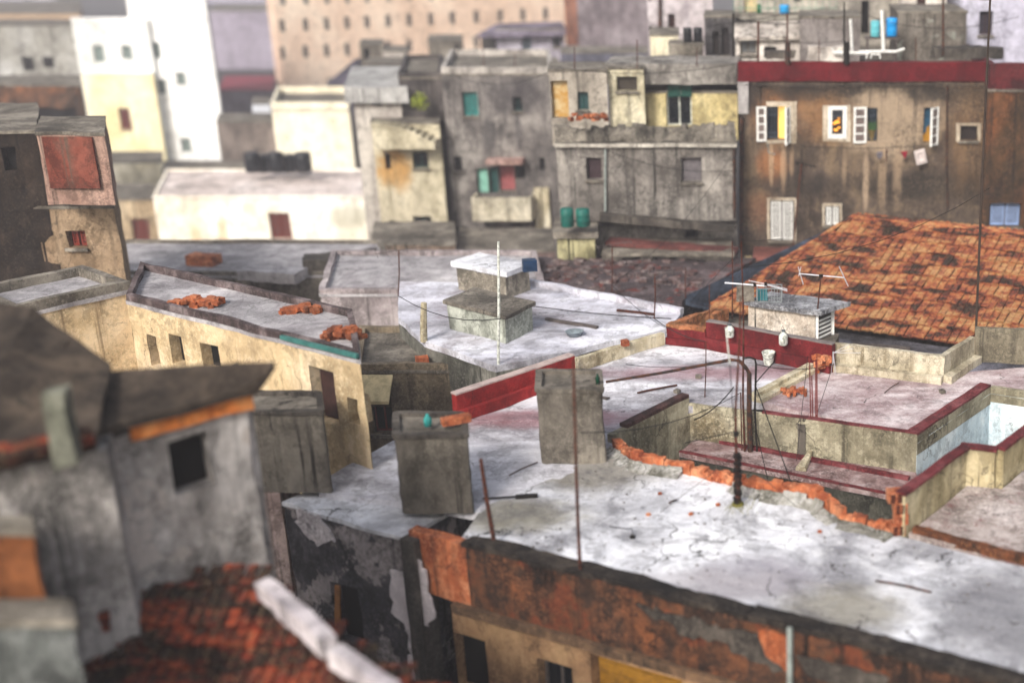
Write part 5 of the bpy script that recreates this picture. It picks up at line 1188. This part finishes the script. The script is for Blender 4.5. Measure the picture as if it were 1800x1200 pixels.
LW = plaster('chalk_wall', ('#a9a29c', '#cbc5be', '#e0dbd4'), stain='#7b7068', streak=.35, scale=.5)
fb('roof_room', 'chalky low roof house with a pierced vent block and a small dark window', 'building', 1293, 1408, 62, 60.6, 3.4, LW, z0=2, rough=.02, wins=[(1300, 66, 1330, 96, 'dark', simple('vent_block', '#6f7274', .8), CONC), (1343, 82, 1365, 97, 'plain', VOID)])
m = MB(); a, b, c, d = PY(1290, 66, 60.3), PY(1408, 64, 60.3), PY(1408, 36, 61.5), PY(1290, 42, 61.5); m.v = [a, b, c, d] + [p - Vector((0, 0, .12)) for p in (a, b, c, d)]; m.f = [(0, 1, 2, 3), (7, 6, 5, 4)] + [(i, 4 + i, 4 + (i+1) % 4, (i+1) % 4) for i in range(4)]
solo(m, 'canopy', 'sloping weathered canopy over the chalky low roof house', 'roof', plaster('weathered_canopy', ('#8d8680', '#b3aca5', '#cdc7c0'), streak=.5), rough=.02, L=.4)
fb('roof_room', 'blank grey concrete cube right of the chalky low house', 'building', 1406, 1512, 29, 59.6, 3, plaster('cube_grey', ('#66605e', '#827c79', '#989290'), stain='#4f4a47', streak=.4, scale=.6), z0=2, rough=.02)
fb('roof_room', 'mottled brown block with pale lime scars right of the blue tanks', 'building', 1578, 1700, 20, 60.5, 4, plaster('scarred_wall', ('#57524c', '#77716a', '#8f8981'), stain='#3a3632', streak=.5, scale=.8, peel='#a9aba2', peel_at=.6, peel_scale=1.0), z0=2, rough=.04, L=.5)
fb('apartment_block', 'pale lilac block with one dark window at the top right', 'building', 1690, 1900, -40, 64, 6, plaster('pale_lilac_wall', ('#9c9aa8', '#b9b8c6', '#cdccd9'), stain='#77757f', streak=.3, scale=.4), z0=0, rough=.02, wins=[(1721, 20, 1745, 62, 'dark', simple('plum_pane', '#2a2430', .5), BROWNWOOD), (1722, -20, 1744, 1, 'plain', VOID)])
fb('roof_room', 'grey upper storey with cream walls and a balcony rail behind the concrete cube', 'building', 1290, 1590, -30, 68, 5, plaster('cream_grey_mix', ('#85807a', '#a9a49b', '#c2bdb2'), stain='#55514c', streak=.6, scale=.5), z0=2, rough=.03, wins=[(1308, -10, 1330, 22, 'door', simple('cream_door', '#c9b98e', .8)), (1395, -10, 1408, 4, 'plain', VOID), (1514, 2, 1528, 60, 'plain', VOID)])
fb('roof_room', 'white flat roofed top storey above the mottled brown block', 'building', 1585, 1665, -20, 66, 4, LW, z0=2, rough=.02, wins=[(1612, -10, 1628, 12, 'plain', BROWNWOOD)])
barrel(1530, 1547, 37, 65, 59.2, simple('aqua_plastic', '#5fb3bd', .5, 0, .15, 2), 'pale aqua barrel behind the white pipes on the brown block roof')
barrel(1557, 1577, 32, 64, 59.2, simple('azure_plastic', '#0f8fd6', .4, 0, .12, 2), 'bright azure barrel standing right of the pale aqua one')
m = MB(); a, b = PY(1520, 67, 59.2), PY(1580, 66, 59.2); m.box(((a.x + b.x) / 2, a.y + .1, a.z), (b.x - a.x, .7, .05)); zz = bA.z + .3
for x in (a.x + .1, b.x - .1):
    for y in (a.y - .2, a.y + .35): m.bar((x, y, zz), (x, y, a.z), .05)
solo(m, 'barrel_stand', 'thin metal stand carrying the aqua and azure barrels', 'stand', GREYWOOD)
m = MB(); a, b = PY(1290, 26, 66.5), PY(1470, 24, 66.5); 
m.box(((a.x + b.x) / 2, a.y + .3, a.z), (b.x - a.x, .8, .07)); bal = solo(m, 'walkway_slab', 'thin concrete walkway slab carrying the green and blue tubs', 'slab', CONC)
barrel(1330, 1338, 8, 23, 66.6, simple('green_barrel2', '#15633a', .5), 'small green tub on the walkway slab', name='tub')
barrel(1370, 1388, 9, 24, 66.6, simple('azure2', '#1b8fcb', .5, 0, .12, 2), 'small azure tub on the walkway slab', name='tub')
m = MB(); 
for i in range(16):
    x = a.x + (b.x - a.x) * i / 15; m.tube([(x, a.y - .04, a.z + .04), (x, a.y - .04, a.z + .6)], .01, 4)
for z in (.25, .6): m.tube([(a.x, a.y - .04, a.z + z), (b.x, a.y - .04, a.z + z)], .016, 4)
solo(m, 'railing', 'thin green metal railing along the walkway slab', 'railing', simple('pale_green_rail', '#6f9a86', .6))
# white pipework on the roof edge
wp = MB()
P = lambda x, y, Y=57.0: PY(x, y, Y)
wp.tube([P(1463, 85), P(1464, 93), P(1528, 94)], .06, 6); wp.tube([P(1495, 34), P(1498, 92)], .05, 6); wp.tube([P(1550, 18), P(1553, 91)], .06, 6); wp.tube([P(1510, 91), P(1575, 91), P(1590, 86)], .05, 6)
wp.tube([P(1524, 94), P(1523, 103)], .035, 5); wp.tube([P(1531, 103), P(1531, 96), P(1547, 96), P(1547, 103)], .035, 5)
solo(wp, 'white_pipes', 'white plastic water pipes along the crimson parapet', 'pipes', WHITEPAINT)
for i, (px, pt, pb, r_, mt, lab) in enumerate([(1385, 74, 110, .1, DARKPIPE, 'short rusty stub post at the step of the crimson parapet'), (1488, 74, 110, .11, BLACKIRON, 'short black stub post on the crimson parapet below the white pipes'),
     (1333, 38, 106, .04, RUST, 'thin rusty rod left of the stub post on the crimson parapet'), (1384, 24, 76, .03, RUST, 'thin rod rising from the rusty stub post'), (1289, 24, 97, .04, BLACKIRON, 'thin dark rod at the left end of the crimson parapet'), (1484, 5, 76, .03, BLACKIRON, 'thin dark rod rising from the black stub post'), (1658, -10, 94, .04, DARKPIPE, 'thin brown rod in front of the mottled brown block')]):
    a, b = PY(px, pt, 55.85), PY(px, pb + 3, 55.85); m = MB(); m.tube([b, b.lerp(a, .5), a], r_, 7)
    solo(m, 'post', lab, 'post', mt, loc=b)
for i, (p, q, sag, lab) in enumerate([((1240, 48, 62), (1460, 14, 66), .0, 'long sagging wire above the chalky low roof house'), ((1291, 33, 60), (1407, 40, 60), .1, 'short wire in front of the weathered canopy')]):
    a, b = PY(*p), PY(*q); m = MB(); m.tube([a.lerp(b, k / 8) - Vector((0, 0, sag * 4 * (k/8) * (1 - k/8))) for k in range(9)], .018, 4); solo(m, 'wire', lab, 'wire', WIRE)
# dark clutter boxes
for i, (px, py, Y, s, mt, nm, lab) in enumerate([(1370, 96, 57.5, (1.0, .5, .25), CONC_DK, 'scrap_pile', 'dark scrap lying behind the step of the crimson parapet'), (1452, 95, 57.5, (1.3, .5, .5), LW, 'plaster_bags', 'pale plaster bags at the foot of the grey concrete cube'), (1700, 92, 57.8, (2.4, .6, .35), CONC_DK, 'scrap_pile', 'long dark scrap at the foot of the pale lilac block')]):
    c = PY(px, py, Y); solo(MB().box(c, s, .1), nm, lab, 'scrap' if 'scrap' in nm else 'bags', mt, rough=.08, L=.25)
YS = 1.0
# ================================================================== masts, wires, small things on the roofs
def bent(pts, r, mat, name, label, cat, n=7, group=None):
    m = MB(); m.tube(pts, r, n); return solo(m, name, label, cat, mat, loc=Vector(pts[0]), group=group)
# rusty leaning mast on the white roof
b = PZ(1020, 1000, .1); Fm = Fac((b.x - 1, b.y), (b.x + 1, b.y))
H = lambda F, x, y: F.pt(*F.hit(x, y))
bent([b, H(Fm, 1016, 920), H(Fm, 1012, 800), H(Fm, 1008, 632)], [.03, .028, .024, .02], RUST, 'mast', 'rusty leaning mast standing at the front edge of the white roof, before the rightmost tank', 'mast')
b = PZ(868, 948, .1); Fm = Fac((b.x - 1, b.y), (b.x + 1, b.y))
bent([b, H(Fm, 856, 880), H(Fm, 845, 806)], [.04, .036, .03], RUST, 'mast', 'short dark stake leaning at the left corner of the white roof', 'mast')
a, b_ = PZ(848, 876, .06), PZ(945, 870, .06)
m = MB(); m.bar(a, a.lerp(b_, .6), .03); m.bar(a.lerp(b_, .6), b_, .09, .05); solo(m, 'scrap_bar', 'dark bar with a thick end lying across the roof joint beside the short stake', 'bar', BLACKIRON)
# main antenna mast
base = PZ(1297, 888, 0); Fm = Fac((base.x - 1, base.y), (base.x + 1, base.y))
ms = thing('antenna_mast', 'twisted wire-wrapped iron post rising from the white roof beside the broken bricks', 'mast', base)
m = MB(); pts = [base, H(Fm, 1297, 840), H(Fm, 1294, 790), H(Fm, 1293, 720), H(Fm, 1300, 600), H(Fm, 1302, 520)]
m.tube(pts, [.055, .05, .028, .022, .018, .014], 7); m.build('pole', RUST, ms)
m = MB(); rr = random.Random(4)
for k in range(22):
    z = .05 + k * .045; c = base + Vector((rr.uniform(-.015, .015), rr.uniform(-.02, .02), z)); m.lathe(c, [(.05, 0), (.085 if k % 3 else .07, .015), (.05, .03)], 8)
m.build('wire_wrap', BLACKIRON, ms)
m = MB(); c = H(Fm, 1294, 762); m.lathe(c - Vector((0, 0, .06)), [(.02, 0), (.05, .03), (.05, .09), (.02, .12)], 8); m.build('insulator', BLACKIRON, ms)
m = MB(); m.bar(base + Vector((0, 0, 0)), base + Vector((.0, .0, .03)), .2); m.lathe(base, [(.16, 0), (.1, .03), (.05, .05)], 10); m.build('footing', simple('mossy_foot', '#6f6a35', .9), ms)
# thick bent conduit on the ledge
lb_ = PZ(1319, 793, -.80); Fc = Fac((lb_.x - 1, lb_.y), (lb_.x + 1, lb_.y))
cd_ = thing('conduit', 'thick dark conduit bending at its top and running left over the pale terrace', 'conduit', lb_)
m = MB(); arm = [lb_, H(Fc, 1317, 720), H(Fc, 1317, 656), H(Fc, 1310, 645), H(Fc, 1300, 634), H(Fc, 1285, 632)]
end = PZ(1066, 671, .35); m.tube(arm + [arm[-1].lerp(end, .5) - Vector((0, 0, .02)), end], [.06, .055, .05, .045, .035, .035, .032, .03], 8); m.build('pipe', DARKPIPE, cd_)
m = MB(); m.tube([lb_ + Vector((-.12, 0, 0)), H(Fc, 1306, 700), H(Fc, 1307, 560), H(Fc, 1303, 425)], [.025, .022, .018, .012], 6); m.tube([lb_ + Vector((-.18, .05, 0)), H(Fc, 1302, 690)], .015, 5); m.build('rod', RUST, cd_)
m = MB(); m.tube([lb_ + Vector((.14, 0, 0)), H(Fc, 1327, 720), H(Fc, 1329, 640), H(Fc, 1327, 631), H(Fc, 1318, 628), H(Fc, 1305, 630)], .022, 6); m.build('side_pipe', BLACKIRON, cd_)
# antenna on the rod
topA = H(Fc, 1311, 500)
an = thing('tv_antenna', 'pale tubular television antenna on the tall rusty rod in front of the shed', 'antenna', topA)
m = MB(); m.tube([H(Fc, 1274, 497), H(Fc, 1348, 503)], .016, 6); m.tube([H(Fc, 1346, 500), H(Fc, 1383, 511)], .012, 5); m.tube([H(Fc, 1316, 493), H(Fc, 1350, 500), H(Fc, 1383, 508)], .009, 5); m.tube([H(Fc, 1383, 508), H(Fc, 1383, 512)], .012, 5)
for k in range(6): x = 1350 + k * 6; m.tube([H(Fc, x, 500 + k * 1.5), H(Fc, x + 1, 503 + k * 1.7)], .008, 4)
m.build('boom', ALU, an); m = MB(); m.box(H(Fc, 1327, 501), (.06, .05, .07)); m.box(H(Fc, 1346, 499), (.06, .05, .07)); m.build('clamp', BLACKIRON, an)
# second antenna, behind the shed
bb = PZ(1434, 598, .0); F2a = Fac((bb.x - 1, bb.y), (bb.x + 1, bb.y))
an2 = thing('tv_antenna', 'pale H-shaped television antenna before the clay tiles right of the shed', 'antenna', bb)
m = MB(); m.tube([bb, H(F2a, 1437, 545), H(F2a, 1443, 487)], [.022, .02, .014], 6); m.build('pole', RUST, an2)
m = MB(); m.tube([H(F2a, 1404, 481), H(F2a, 1484, 488)], .015, 6)
for dy in (-.35, .35):
    pass
m.tube([H(F2a, 1403, 469), H(F2a, 1412, 500)], .014, 5); m.tube([H(F2a, 1408, 469), H(F2a, 1404, 485)], .012, 5); m.tube([H(F2a, 1475, 468), H(F2a, 1491, 503)], .014, 5); m.build('boom', ALU, an2)
m = MB(); m.box(H(F2a, 1443, 485), (.1, .06, .08)); m.build('clamp', BLACKIRON, an2)
# more rods: list of (px,top,bottom,z,r,label)
for px, pt, pb, z, r_, ln_, mt, lab in [
    (1287, 425, 560, .0, .018, 0, RUST, 'thin rusty rod with a pale tip rising behind the left white jug'),
    (1241, 600, 698, .0, .014, -2, RUST, 'thin rusty rod on the pale terrace, left of the bent conduit'),
    (1205, 470, 528, -1.0, .022, 0, RUST, 'short dark rod on the derelict roof left of the blue grey sheeting'),
    (1247, 500, 590, .0, .014, 0, RUST, 'thin rod before the left end of the tiled eave')]:
    post(px, pt, pb, z, r_, mt, 'rod', lab, 'rod', lean=ln_, n=5)
# rebar bundle over the courtyard wall
rb = thing('rebar_bundle', 'bundle of rusty reinforcing rods tied to a concrete stub over the courtyard wall', 'rebar', PZ(1430, 800, -.8)); c = Vector(rb.location); Fr = Fac((c.x - 1, c.y), (c.x + 1, c.y))
for i, (xb, xt, yt) in enumerate(((1427, 1423, 628), (1430, 1427, 660), (1434, 1434, 632), (1437, 1436, 622))):
    m = MB(); m.tube([H(Fr, xb, 800), H(Fr, (xb + xt) / 2, 720), H(Fr, xt, yt)], .013, 5); m.build('rod', simple('red_oxide', '#6e2a24', .8), rb)
m = MB(); m.bar(H(Fr, 1409, 805), H(Fr, 1408, 745), .16); m.build('stub', CONC_DK, rb, rough=.02, L=.1)
m = MB()
for i in range(9): m.box(H(Fr, 1431 + (i % 3) * 3, 752 + i * 6), (.13 - .007 * i, .12, .09), i)
m.build('tie', BLACKIRON, rb, rough=.02, L=.08)
m = MB(); p0 = H(Fr, 1425, 792); m.tube([p0, PZ(1408, 826, -.78)], [.06, .12], 8); m.build('mortar_foot', CURB, rb, rough=.02)
# guy wires
def guy(a, b, lab, r_=.008, sag=.0, mat=WIRE, k=6):
    m = MB(); m.tube([Vector(a).lerp(Vector(b), i / k) - Vector((0, 0, sag * 4 * (i/k) * (1 - i/k))) for i in range(k + 1)], r_, 4)
    return solo(m, 'wire', lab, 'wire', mat)
guy(H(Fc, 1329, 680), PZ(1398, 868, -.6), 'taut guy wire slanting right from the conduit into the courtyard', .012)
guy(H(Fc, 1326, 740), PZ(1350, 845, -.8), 'shorter guy wire slanting down beside the conduit', .009)
guy(H(Fm, 1294, 758), PZ(1205, 778, -.5), 'wire from the wire-wrapped post left to the courtyard corner', .009)
guy(H(Fm, 1294, 800), PZ(1160, 900, .02), 'thin wire running from the wire-wrapped post down onto the white roof', .006)
guy(H(Fm, 1296, 800), PZ(1400, 890, .25), 'thin wire from the wire-wrapped post along the broken bricks', .006)
guy(H(Fc, 1420, 625), PZ(1400, 810, -.78), 'thin wire hanging straight down left of the rebar bundle', .006)
guy(H(Fc, 1461, 652), H(Fr, 1432, 740), 'thin slanting wire right of the rebar bundle', .008)
guy(PZ(1100, 640, .3), H(Fc, 1300, 632), 'thin slack wire above the pale terrace', .007, .12)
guy(PZ(930, 537, .2), PZ(1180, 560, .2), 'wire crossing the corner house roof', .014, .05)
guy(H(Fc, 1311, 430), PZ(1215, 530, -.8), 'guy wire slanting left over the blue grey sheeting', .007)
guy(H(Fc, 1311, 425), PY(1390, 418, 40), 'guy wire slanting right towards the shuttered window', .007)
guy(H(Fc, 1329, 672), H(Fc, 1362, 634), 'short thick strut wire slanting up towards the bucket', .012)
guy(H(Fc, 1290, 680), PZ(1220, 738, .2), 'dark slack cable along the courtyard wall top', .016, .1)
guy(H(Fm, 1276, 575), H(Fm, 1283, 640), 'pale loose cable hanging by the left jug', .012, .02, PLASTIC)
guy(H(Fm, 1283, 640), H(Fm, 1290, 740), 'thin dark cable curling below the loose pale one', .008, .05)
# facade antenna on the brown block
a0 = PY(1394, 436, 42.6); Fb_ = Fac((a0.x - 1, a0.y), (a0.x + 1, a0.y))
an3 = thing('tv_antenna', 'thin dark antenna on a leaning rod before the louvred white shutters', 'antenna', a0)
m = MB(); m.tube([a0, H(Fb_, 1402, 350), H(Fb_, 1409, 288)], .03, 5); m.build('pole', RUST, an3)
m = MB(); m.tube([H(Fb_, 1400, 286), H(Fb_, 1436, 294)], .016, 4); m.box(H(Fb_, 1401, 287), (.1, .08, .08))
for i in range(4): x = 1410 + i * 7; m.tube([H(Fb_, x, 285 + i * 1.5), H(Fb_, x + 1, 294 + i)], .01, 4)
m.build('boom', BLACKIRON, an3)
# fan of thin spokes on the rear parapet
b = PZ(1465, 640, .25); Fs = Fac((b.x - 1, b.y), (b.x + 1, b.y)); m = MB()
for x, y in ((1492, 605), (1500, 612), (1513, 620), (1470, 690), (1459, 675), (1475, 700)): m.tube([H(Fs, 1465, 620), H(Fs, x, y)], .006, 4)
m.tube([H(Fs, 1464, 640), H(Fs, 1465, 618)], .02, 5)
solo(m, 'old_antenna', 'fan of thin white antenna spokes at the end of the tall red parapet', 'antenna', ALU)
# jugs, bucket
def jug(px, pt, pb, off, lab):
    r_, p, q = None, None, None
    P0, Q0 = PZ2(1242, 611), PZ2(1462, 655); F = Fac(P0, Q0); s, zb = F.hit(px, pb, .22); _, zt2 = F.hit(px, pt, .22); c = F.pt(s, zb, .22); h = zt2 - zb; r = .105
    t = thing('water_jug', lab, 'jug', c)
    m = MB(); m.lathe(c, [(r * .85, 0), (r, .03), (r, h * .55), (r * .95, h * .62), (r * .5, h * .78), (r * .35, h * .84)], 14); m.build('body', PLASTIC, t, smooth=True)
    m = MB(); m.lathe(c + Vector((0, 0, h * .84)), [(r * .42, 0), (r * .42, h * .09), (r * .3, h * .1)], 10); m.build('cap', simple('slate_cap', '#4d565c', .5), t)
    m = MB(); m.tube([c + Vector((-r, -.0, h * .55)), c + Vector((-.02, .1, h * 1.12)), c + Vector((r, .0, h * .55))], .008, 5); m.build('wire_handle', WIRE, t)
    m = MB(); m.tube([c + Vector((r*.2, -r*.98, h*.2)), c + Vector((r*.2, -r*1.15, h*.42)), c + Vector((-r*.2, -r*1.0, h*.5))], .018, 5); m.build('grip', simple('grey_grip', '#8f948a', .5), t)
jug(1283, 568, 592, 0, 'white plastic jug hanging at the left end of the tall dark red parapet')
jug(1377, 578, 606, 0, 'white plastic jug hanging in the middle of the tall dark red parapet')
b = PZ(1351, 640, 0); t = thing('bucket', 'battered white plastic bucket standing before the tall dark red parapet', 'bucket', b)
m = MB(); m.lathe(b, [(.105, 0), (.15, .28), (.162, .285), (.162, .31), (.145, .31), (.135, .27), (.1, .02)], 18); m.build('body', PLASTIC, t, smooth=False)
m = MB(); m.tube([b + Vector((.16 * math.cos(a), -.16 * abs(math.sin(a)) - .0, .29 - .12 * math.sin(a))) for a in [k * math.pi / 8 for k in range(9)]], .006, 4); m.build('handle', WIRE, t)
# brick on the pink deck, rubble on the curb, bits
c = PZ(1558, 657, 0); br = MB().box((c.x, c.y + .1, .13), (.26, .22, .24), .5)
o = solo(br, 'clay_block', 'single orange hollow clay block standing on the pink terrace', 'brick', BRICK, rough=.008, L=.08)
m = MB(); rr = random.Random(3); c = PZ(1392, 692, 0)
for i in range(24): m.box((c.x + rr.gauss(0, .16), c.y + rr.gauss(0, .14), rr.uniform(.02, .14)), (rr.uniform(.05, .18), rr.uniform(.04, .1), rr.uniform(.03, .09)), rr.random() * 3)
solo(m, 'rubble', 'small heap of orange brick rubble against the cream curb', 'rubble', BRICK, rough=.012, L=.06)
def stick(x0, y0, x1, y1, r_, lab, mat=DARKPIPE, z=.05):
    m = MB(); a, b = PZ(x0, y0, z), PZ(x1, y1, z); m.tube([a, a.lerp(b, .45) + Vector((0, .02, .01)), b], r_, 5); solo(m, 'stick', lab, 'stick', mat)
stick(1539, 1020, 1637, 1040, .02, 'long thin dark stick lying on the whitewashed roof')
stick(1176, 884, 1190, 878, .018, 'tiny dark scrap on the whitewashed roof below the bricks')
stick(895, 835, 945, 812, .015, 'thin dark rod lying beside the rightmost tank')
stick(1490, 1115, 1512, 1100, .015, 'short twig near the front edge of the whitewashed roof')
stick(1555, 690, 1580, 672, .01, 'thin rod lying on the pink terrace', z=.03)
c = PZ(1112, 945, 0); m = MB(); m.lathe(c, [(.05, 0), (.055, .03), (.02, .06)], 8); m.tube([c + Vector((0, 0, .05)), c + Vector((-.02, .1, .12)), c + Vector((-.2, .3, .03)), c + Vector((-.45, .4, .02))], .008, 4)
solo(m, 'cable_end', 'small black plug on a curling cable lying on the whitewashed roof', 'cable', BLACKIRON)
rr = random.Random(21)
LBL = [(1160, 868, 'pale stone by the brick edge, near the mossy patch'), (1215, 905, 'chip of orange brick on the open white roof'), (1140, 905, 'orange crumb on the white roof left of the wire-wrapped post'), (1262, 888, 'orange chip beside the foot of the wire-wrapped post'), (1440, 935, 'small pebble under the wavy part of the broken bricks')]
for px, py, lab in LBL:
    c = PZ(px, py, .02); solo(MB().box(c + Vector((0, 0, .02)), (.07, .05, .04), rr.random()), 'brick_chip', lab, 'chip', BRICK, rough=.015, L=.04)
# puddle of mossy dirt near the parapets, straws of weed at the mast foot
m = MB(); c0 = PZ(1300, 893, 0)
for i in range(60):
    q = c0 + Vector((rr.gauss(0, .14), rr.gauss(0, .12), 0)); t2 = q + Vector((rr.gauss(0, .05), rr.gauss(0, .05), rr.uniform(.05, .16))); m.face(q, q + Vector((.012, 0, 0)), t2)
tag(m.build('weeds', simple('dry_weed', '#7d7a35', .8)), kind='stuff')

# grit and flakes scattered on the whitewashed roof
m = MB(); rr = random.Random(77)
for i in range(170):
    t_ = rr.random() ** 2; e_ = rr.choice((0, 1))
    px = rr.uniform(900, 1750)
    yfar = 800 + (px - 1000) * .24 if px > 1000 else 860; ynear = 958 + (px - 860) * .262
    py = (yfar + 18 + (ynear - yfar - 30) * t_) if e_ else (ynear - 12 - (ynear - yfar - 34) * t_)
    c = PZ(px, py, .012); s = rr.uniform(.008, .028)
    m.box((c.x, c.y, .03 + s * .2), (s * rr.uniform(1, 2.4), s, s * .5), rr.random() * 3)
tag(m.build('grit', simple('roof_grit', '#6e6863', .9, 0, .5, 30, dark='#4a443f')), kind='stuff')

# a little more of what lies about on the roofs
def plank(x0, y0, x1, y1, z, w_, h_, mat, lab, name='plank'):
    a, b = PZ(x0, y0, z + h_ / 2 + .01), PZ(x1, y1, z + h_ / 2 + .01); m = MB(); m.bar(a, b, w_, h_); solo(m, name, lab, name, mat, rough=.01, L=.2)
plank(960, 560, 1050, 575, .03, .12, .05, GREYWOOD, 'grey plank lying on the open white roof right of the mossy hut')
plank(1085, 545, 1150, 552, .03, .09, .05, RUST, 'rusty angle bar lying near the far parapet of the white roof')
plank(1010, 690, 1070, 700, 0, .1, .03, GREYWOOD, 'weathered board lying on the pale terrace behind the bottle')
plank(1120, 690, 1190, 676, 0, .04, .03, RUST, 'short rusty bar on the pale terrace near the brown coping')
plank(1500, 603, 1600, 612, -1.22, .1, .06, GREYWOOD, 'grey board in the gutter roof below the tiled eave')
b = PZ(1010, 590, .03); m = MB(); m.lathe(b, [(.16, 0), (.22, .12), (.235, .125), (.22, .13), (.15, .02)], 16); solo(m, 'basin', 'faded grey wash basin upside on the white roof right of the mossy hut', 'basin', simple('grey_plastic', '#7f8a90', .5), smooth=True)
for i, (px, py, lab) in enumerate([(1228, 664, 'grey cement lump by the thin rod on the pale terrace'), (1190, 690, 'pale cement lump near the brown coping'), (1655, 690, 'small pale lump near the red coping of the pink deck')]):
    c = PZ(px, py, .0); solo(MB().box(c + Vector((0, 0, .04)), (.13, .1, .08), i), 'cement_lump', lab, 'rubble', CONC, rough=.03, L=.05)
def aerial(px, py, z, top, lab, s=1.0):
    b = PZ(px, py, z); Fq = Fac((b.x - 1, b.y), (b.x + 1, b.y)); t = Fq.pt(*Fq.hit(px + 1, top))
    an_ = thing('tv_antenna', lab, 'antenna', b); m = MB(); m.tube([b, b.lerp(t, .5) + Vector((.02, 0, 0)), t], .018, 5); m.build('pole', RUST, an_)
    m = MB(); d = Vector((.8, .35, .05)).normalized(); m.tube([t - d * .5 * s, t + d * .6 * s], .009, 4)
    for k in range(6): q = t + d * s * (-.45 + k * .2); e = Vector((-.35, .8, .1)).normalized() * (.28 - .02 * k) * s; m.tube([q - e, q + e], .006, 4)
    m.build('boom', GREYWOOD, an_)
aerial(1075, 535, -.9, 430, 'thin aerial with several cross rods on the derelict roof before the grey block')
aerial(700, 520, .1, 440, 'blurred aerial at the left of the white stair hut', 1.3)
aerial(1150, 560, .2, 482, 'low aerial at the far parapet of the white roof', .8)
def span(p, q, sag, lab, r_=.009):
    guy(p, q, lab, r_, sag)
span(PZ(1075, 500, .9), PY(1300, 250, 43.5), .5, 'slack cable from the derelict roof aerial up to the brown block corner')
span(PY(1241, 600, 30), PZ(1075, 500, .9), .3, 'slack cable over the far parapet to the derelict roof aerial')
span(H(Fc, 1311, 470), PY(1741, 330, 31), .4, 'long sagging cable from the tall rod to the dark pole')
span(H(Fc, 1329, 640), PZ(1465, 640, .5), .12, 'slack cable from the side pipe to the end of the red parapet')
span(PZ(1020, 760, 1.6), H(Fc, 1302, 690), .25, 'slack cable from the leaning mast to the conduit')

for i, (a_, b2_, sg, lab) in enumerate([
    (PY(985, 120, 43.5), PY(1296, 112, 43.6), .25, 'slack cable along the set-back storeys above the boarded grey block'),
    (PY(780, 125, 57.5), PY(985, 118, 44), .6, 'cable from the teal-shuttered block to the ochre recess room'),
    (PY(1060, 262, 42.5), PY(1296, 300, 42.7), .3, 'thin cable drooping across the boarded grey wall'),
    (PY(1140, 40, 50), PY(1290, 60, 47), .3, 'thin cable over the two black tanks'),
    (PY(1500, 20, 46), PY(1790, 30, 47), .5, 'long thin cable over the mottled brown block'),
    (PY(1310, 60, 45), PY(1500, 70, 45), .2, 'low cable strung behind the crimson parapet'),
    (PZ(700, 520, 1.2), PZ(880, 560, 1.8), .25, 'slack cable from the blurred aerial to the pale pole'),
    (PZ(1150, 560, .9), PZ(1240, 600, .5), .1, 'short cable from the low aerial to the red parapet'),
    (PY(655, 250, 55), PY(775, 300, 56), .4, 'cable drooping across the rounded hood')]):
    span(a_, b2_, sg, lab, .011)
for i, (px, pt, pb, Y, lab) in enumerate([(1120, 70, 120, 44, 'short bare rod on the cream roof room'), (1010, 84, 124, 44, 'short bare rod above the teal window roof room'), (1225, 84, 116, 44.2, 'short bare rod on the grey lintel band'), (850, 84, 120, 58.5, 'bare rod on the roof of the teal-shuttered block'), (905, 92, 120, 58.5, 'shorter bare rod on the roof of the teal-shuttered block'),
     (1610, 66, 110, 44.5, 'bare rod behind the crimson parapet below the mottled block'), (1440, 70, 110, 44.5, 'bare rod before the blank concrete cube')]):
    a_, b2_ = PY(px, pt, Y), PY(px, pb, Y); m = MB(); m.tube([b2_, a_], .018, 5); solo(m, 'rod', lab, 'rod', RUST, loc=b2_)
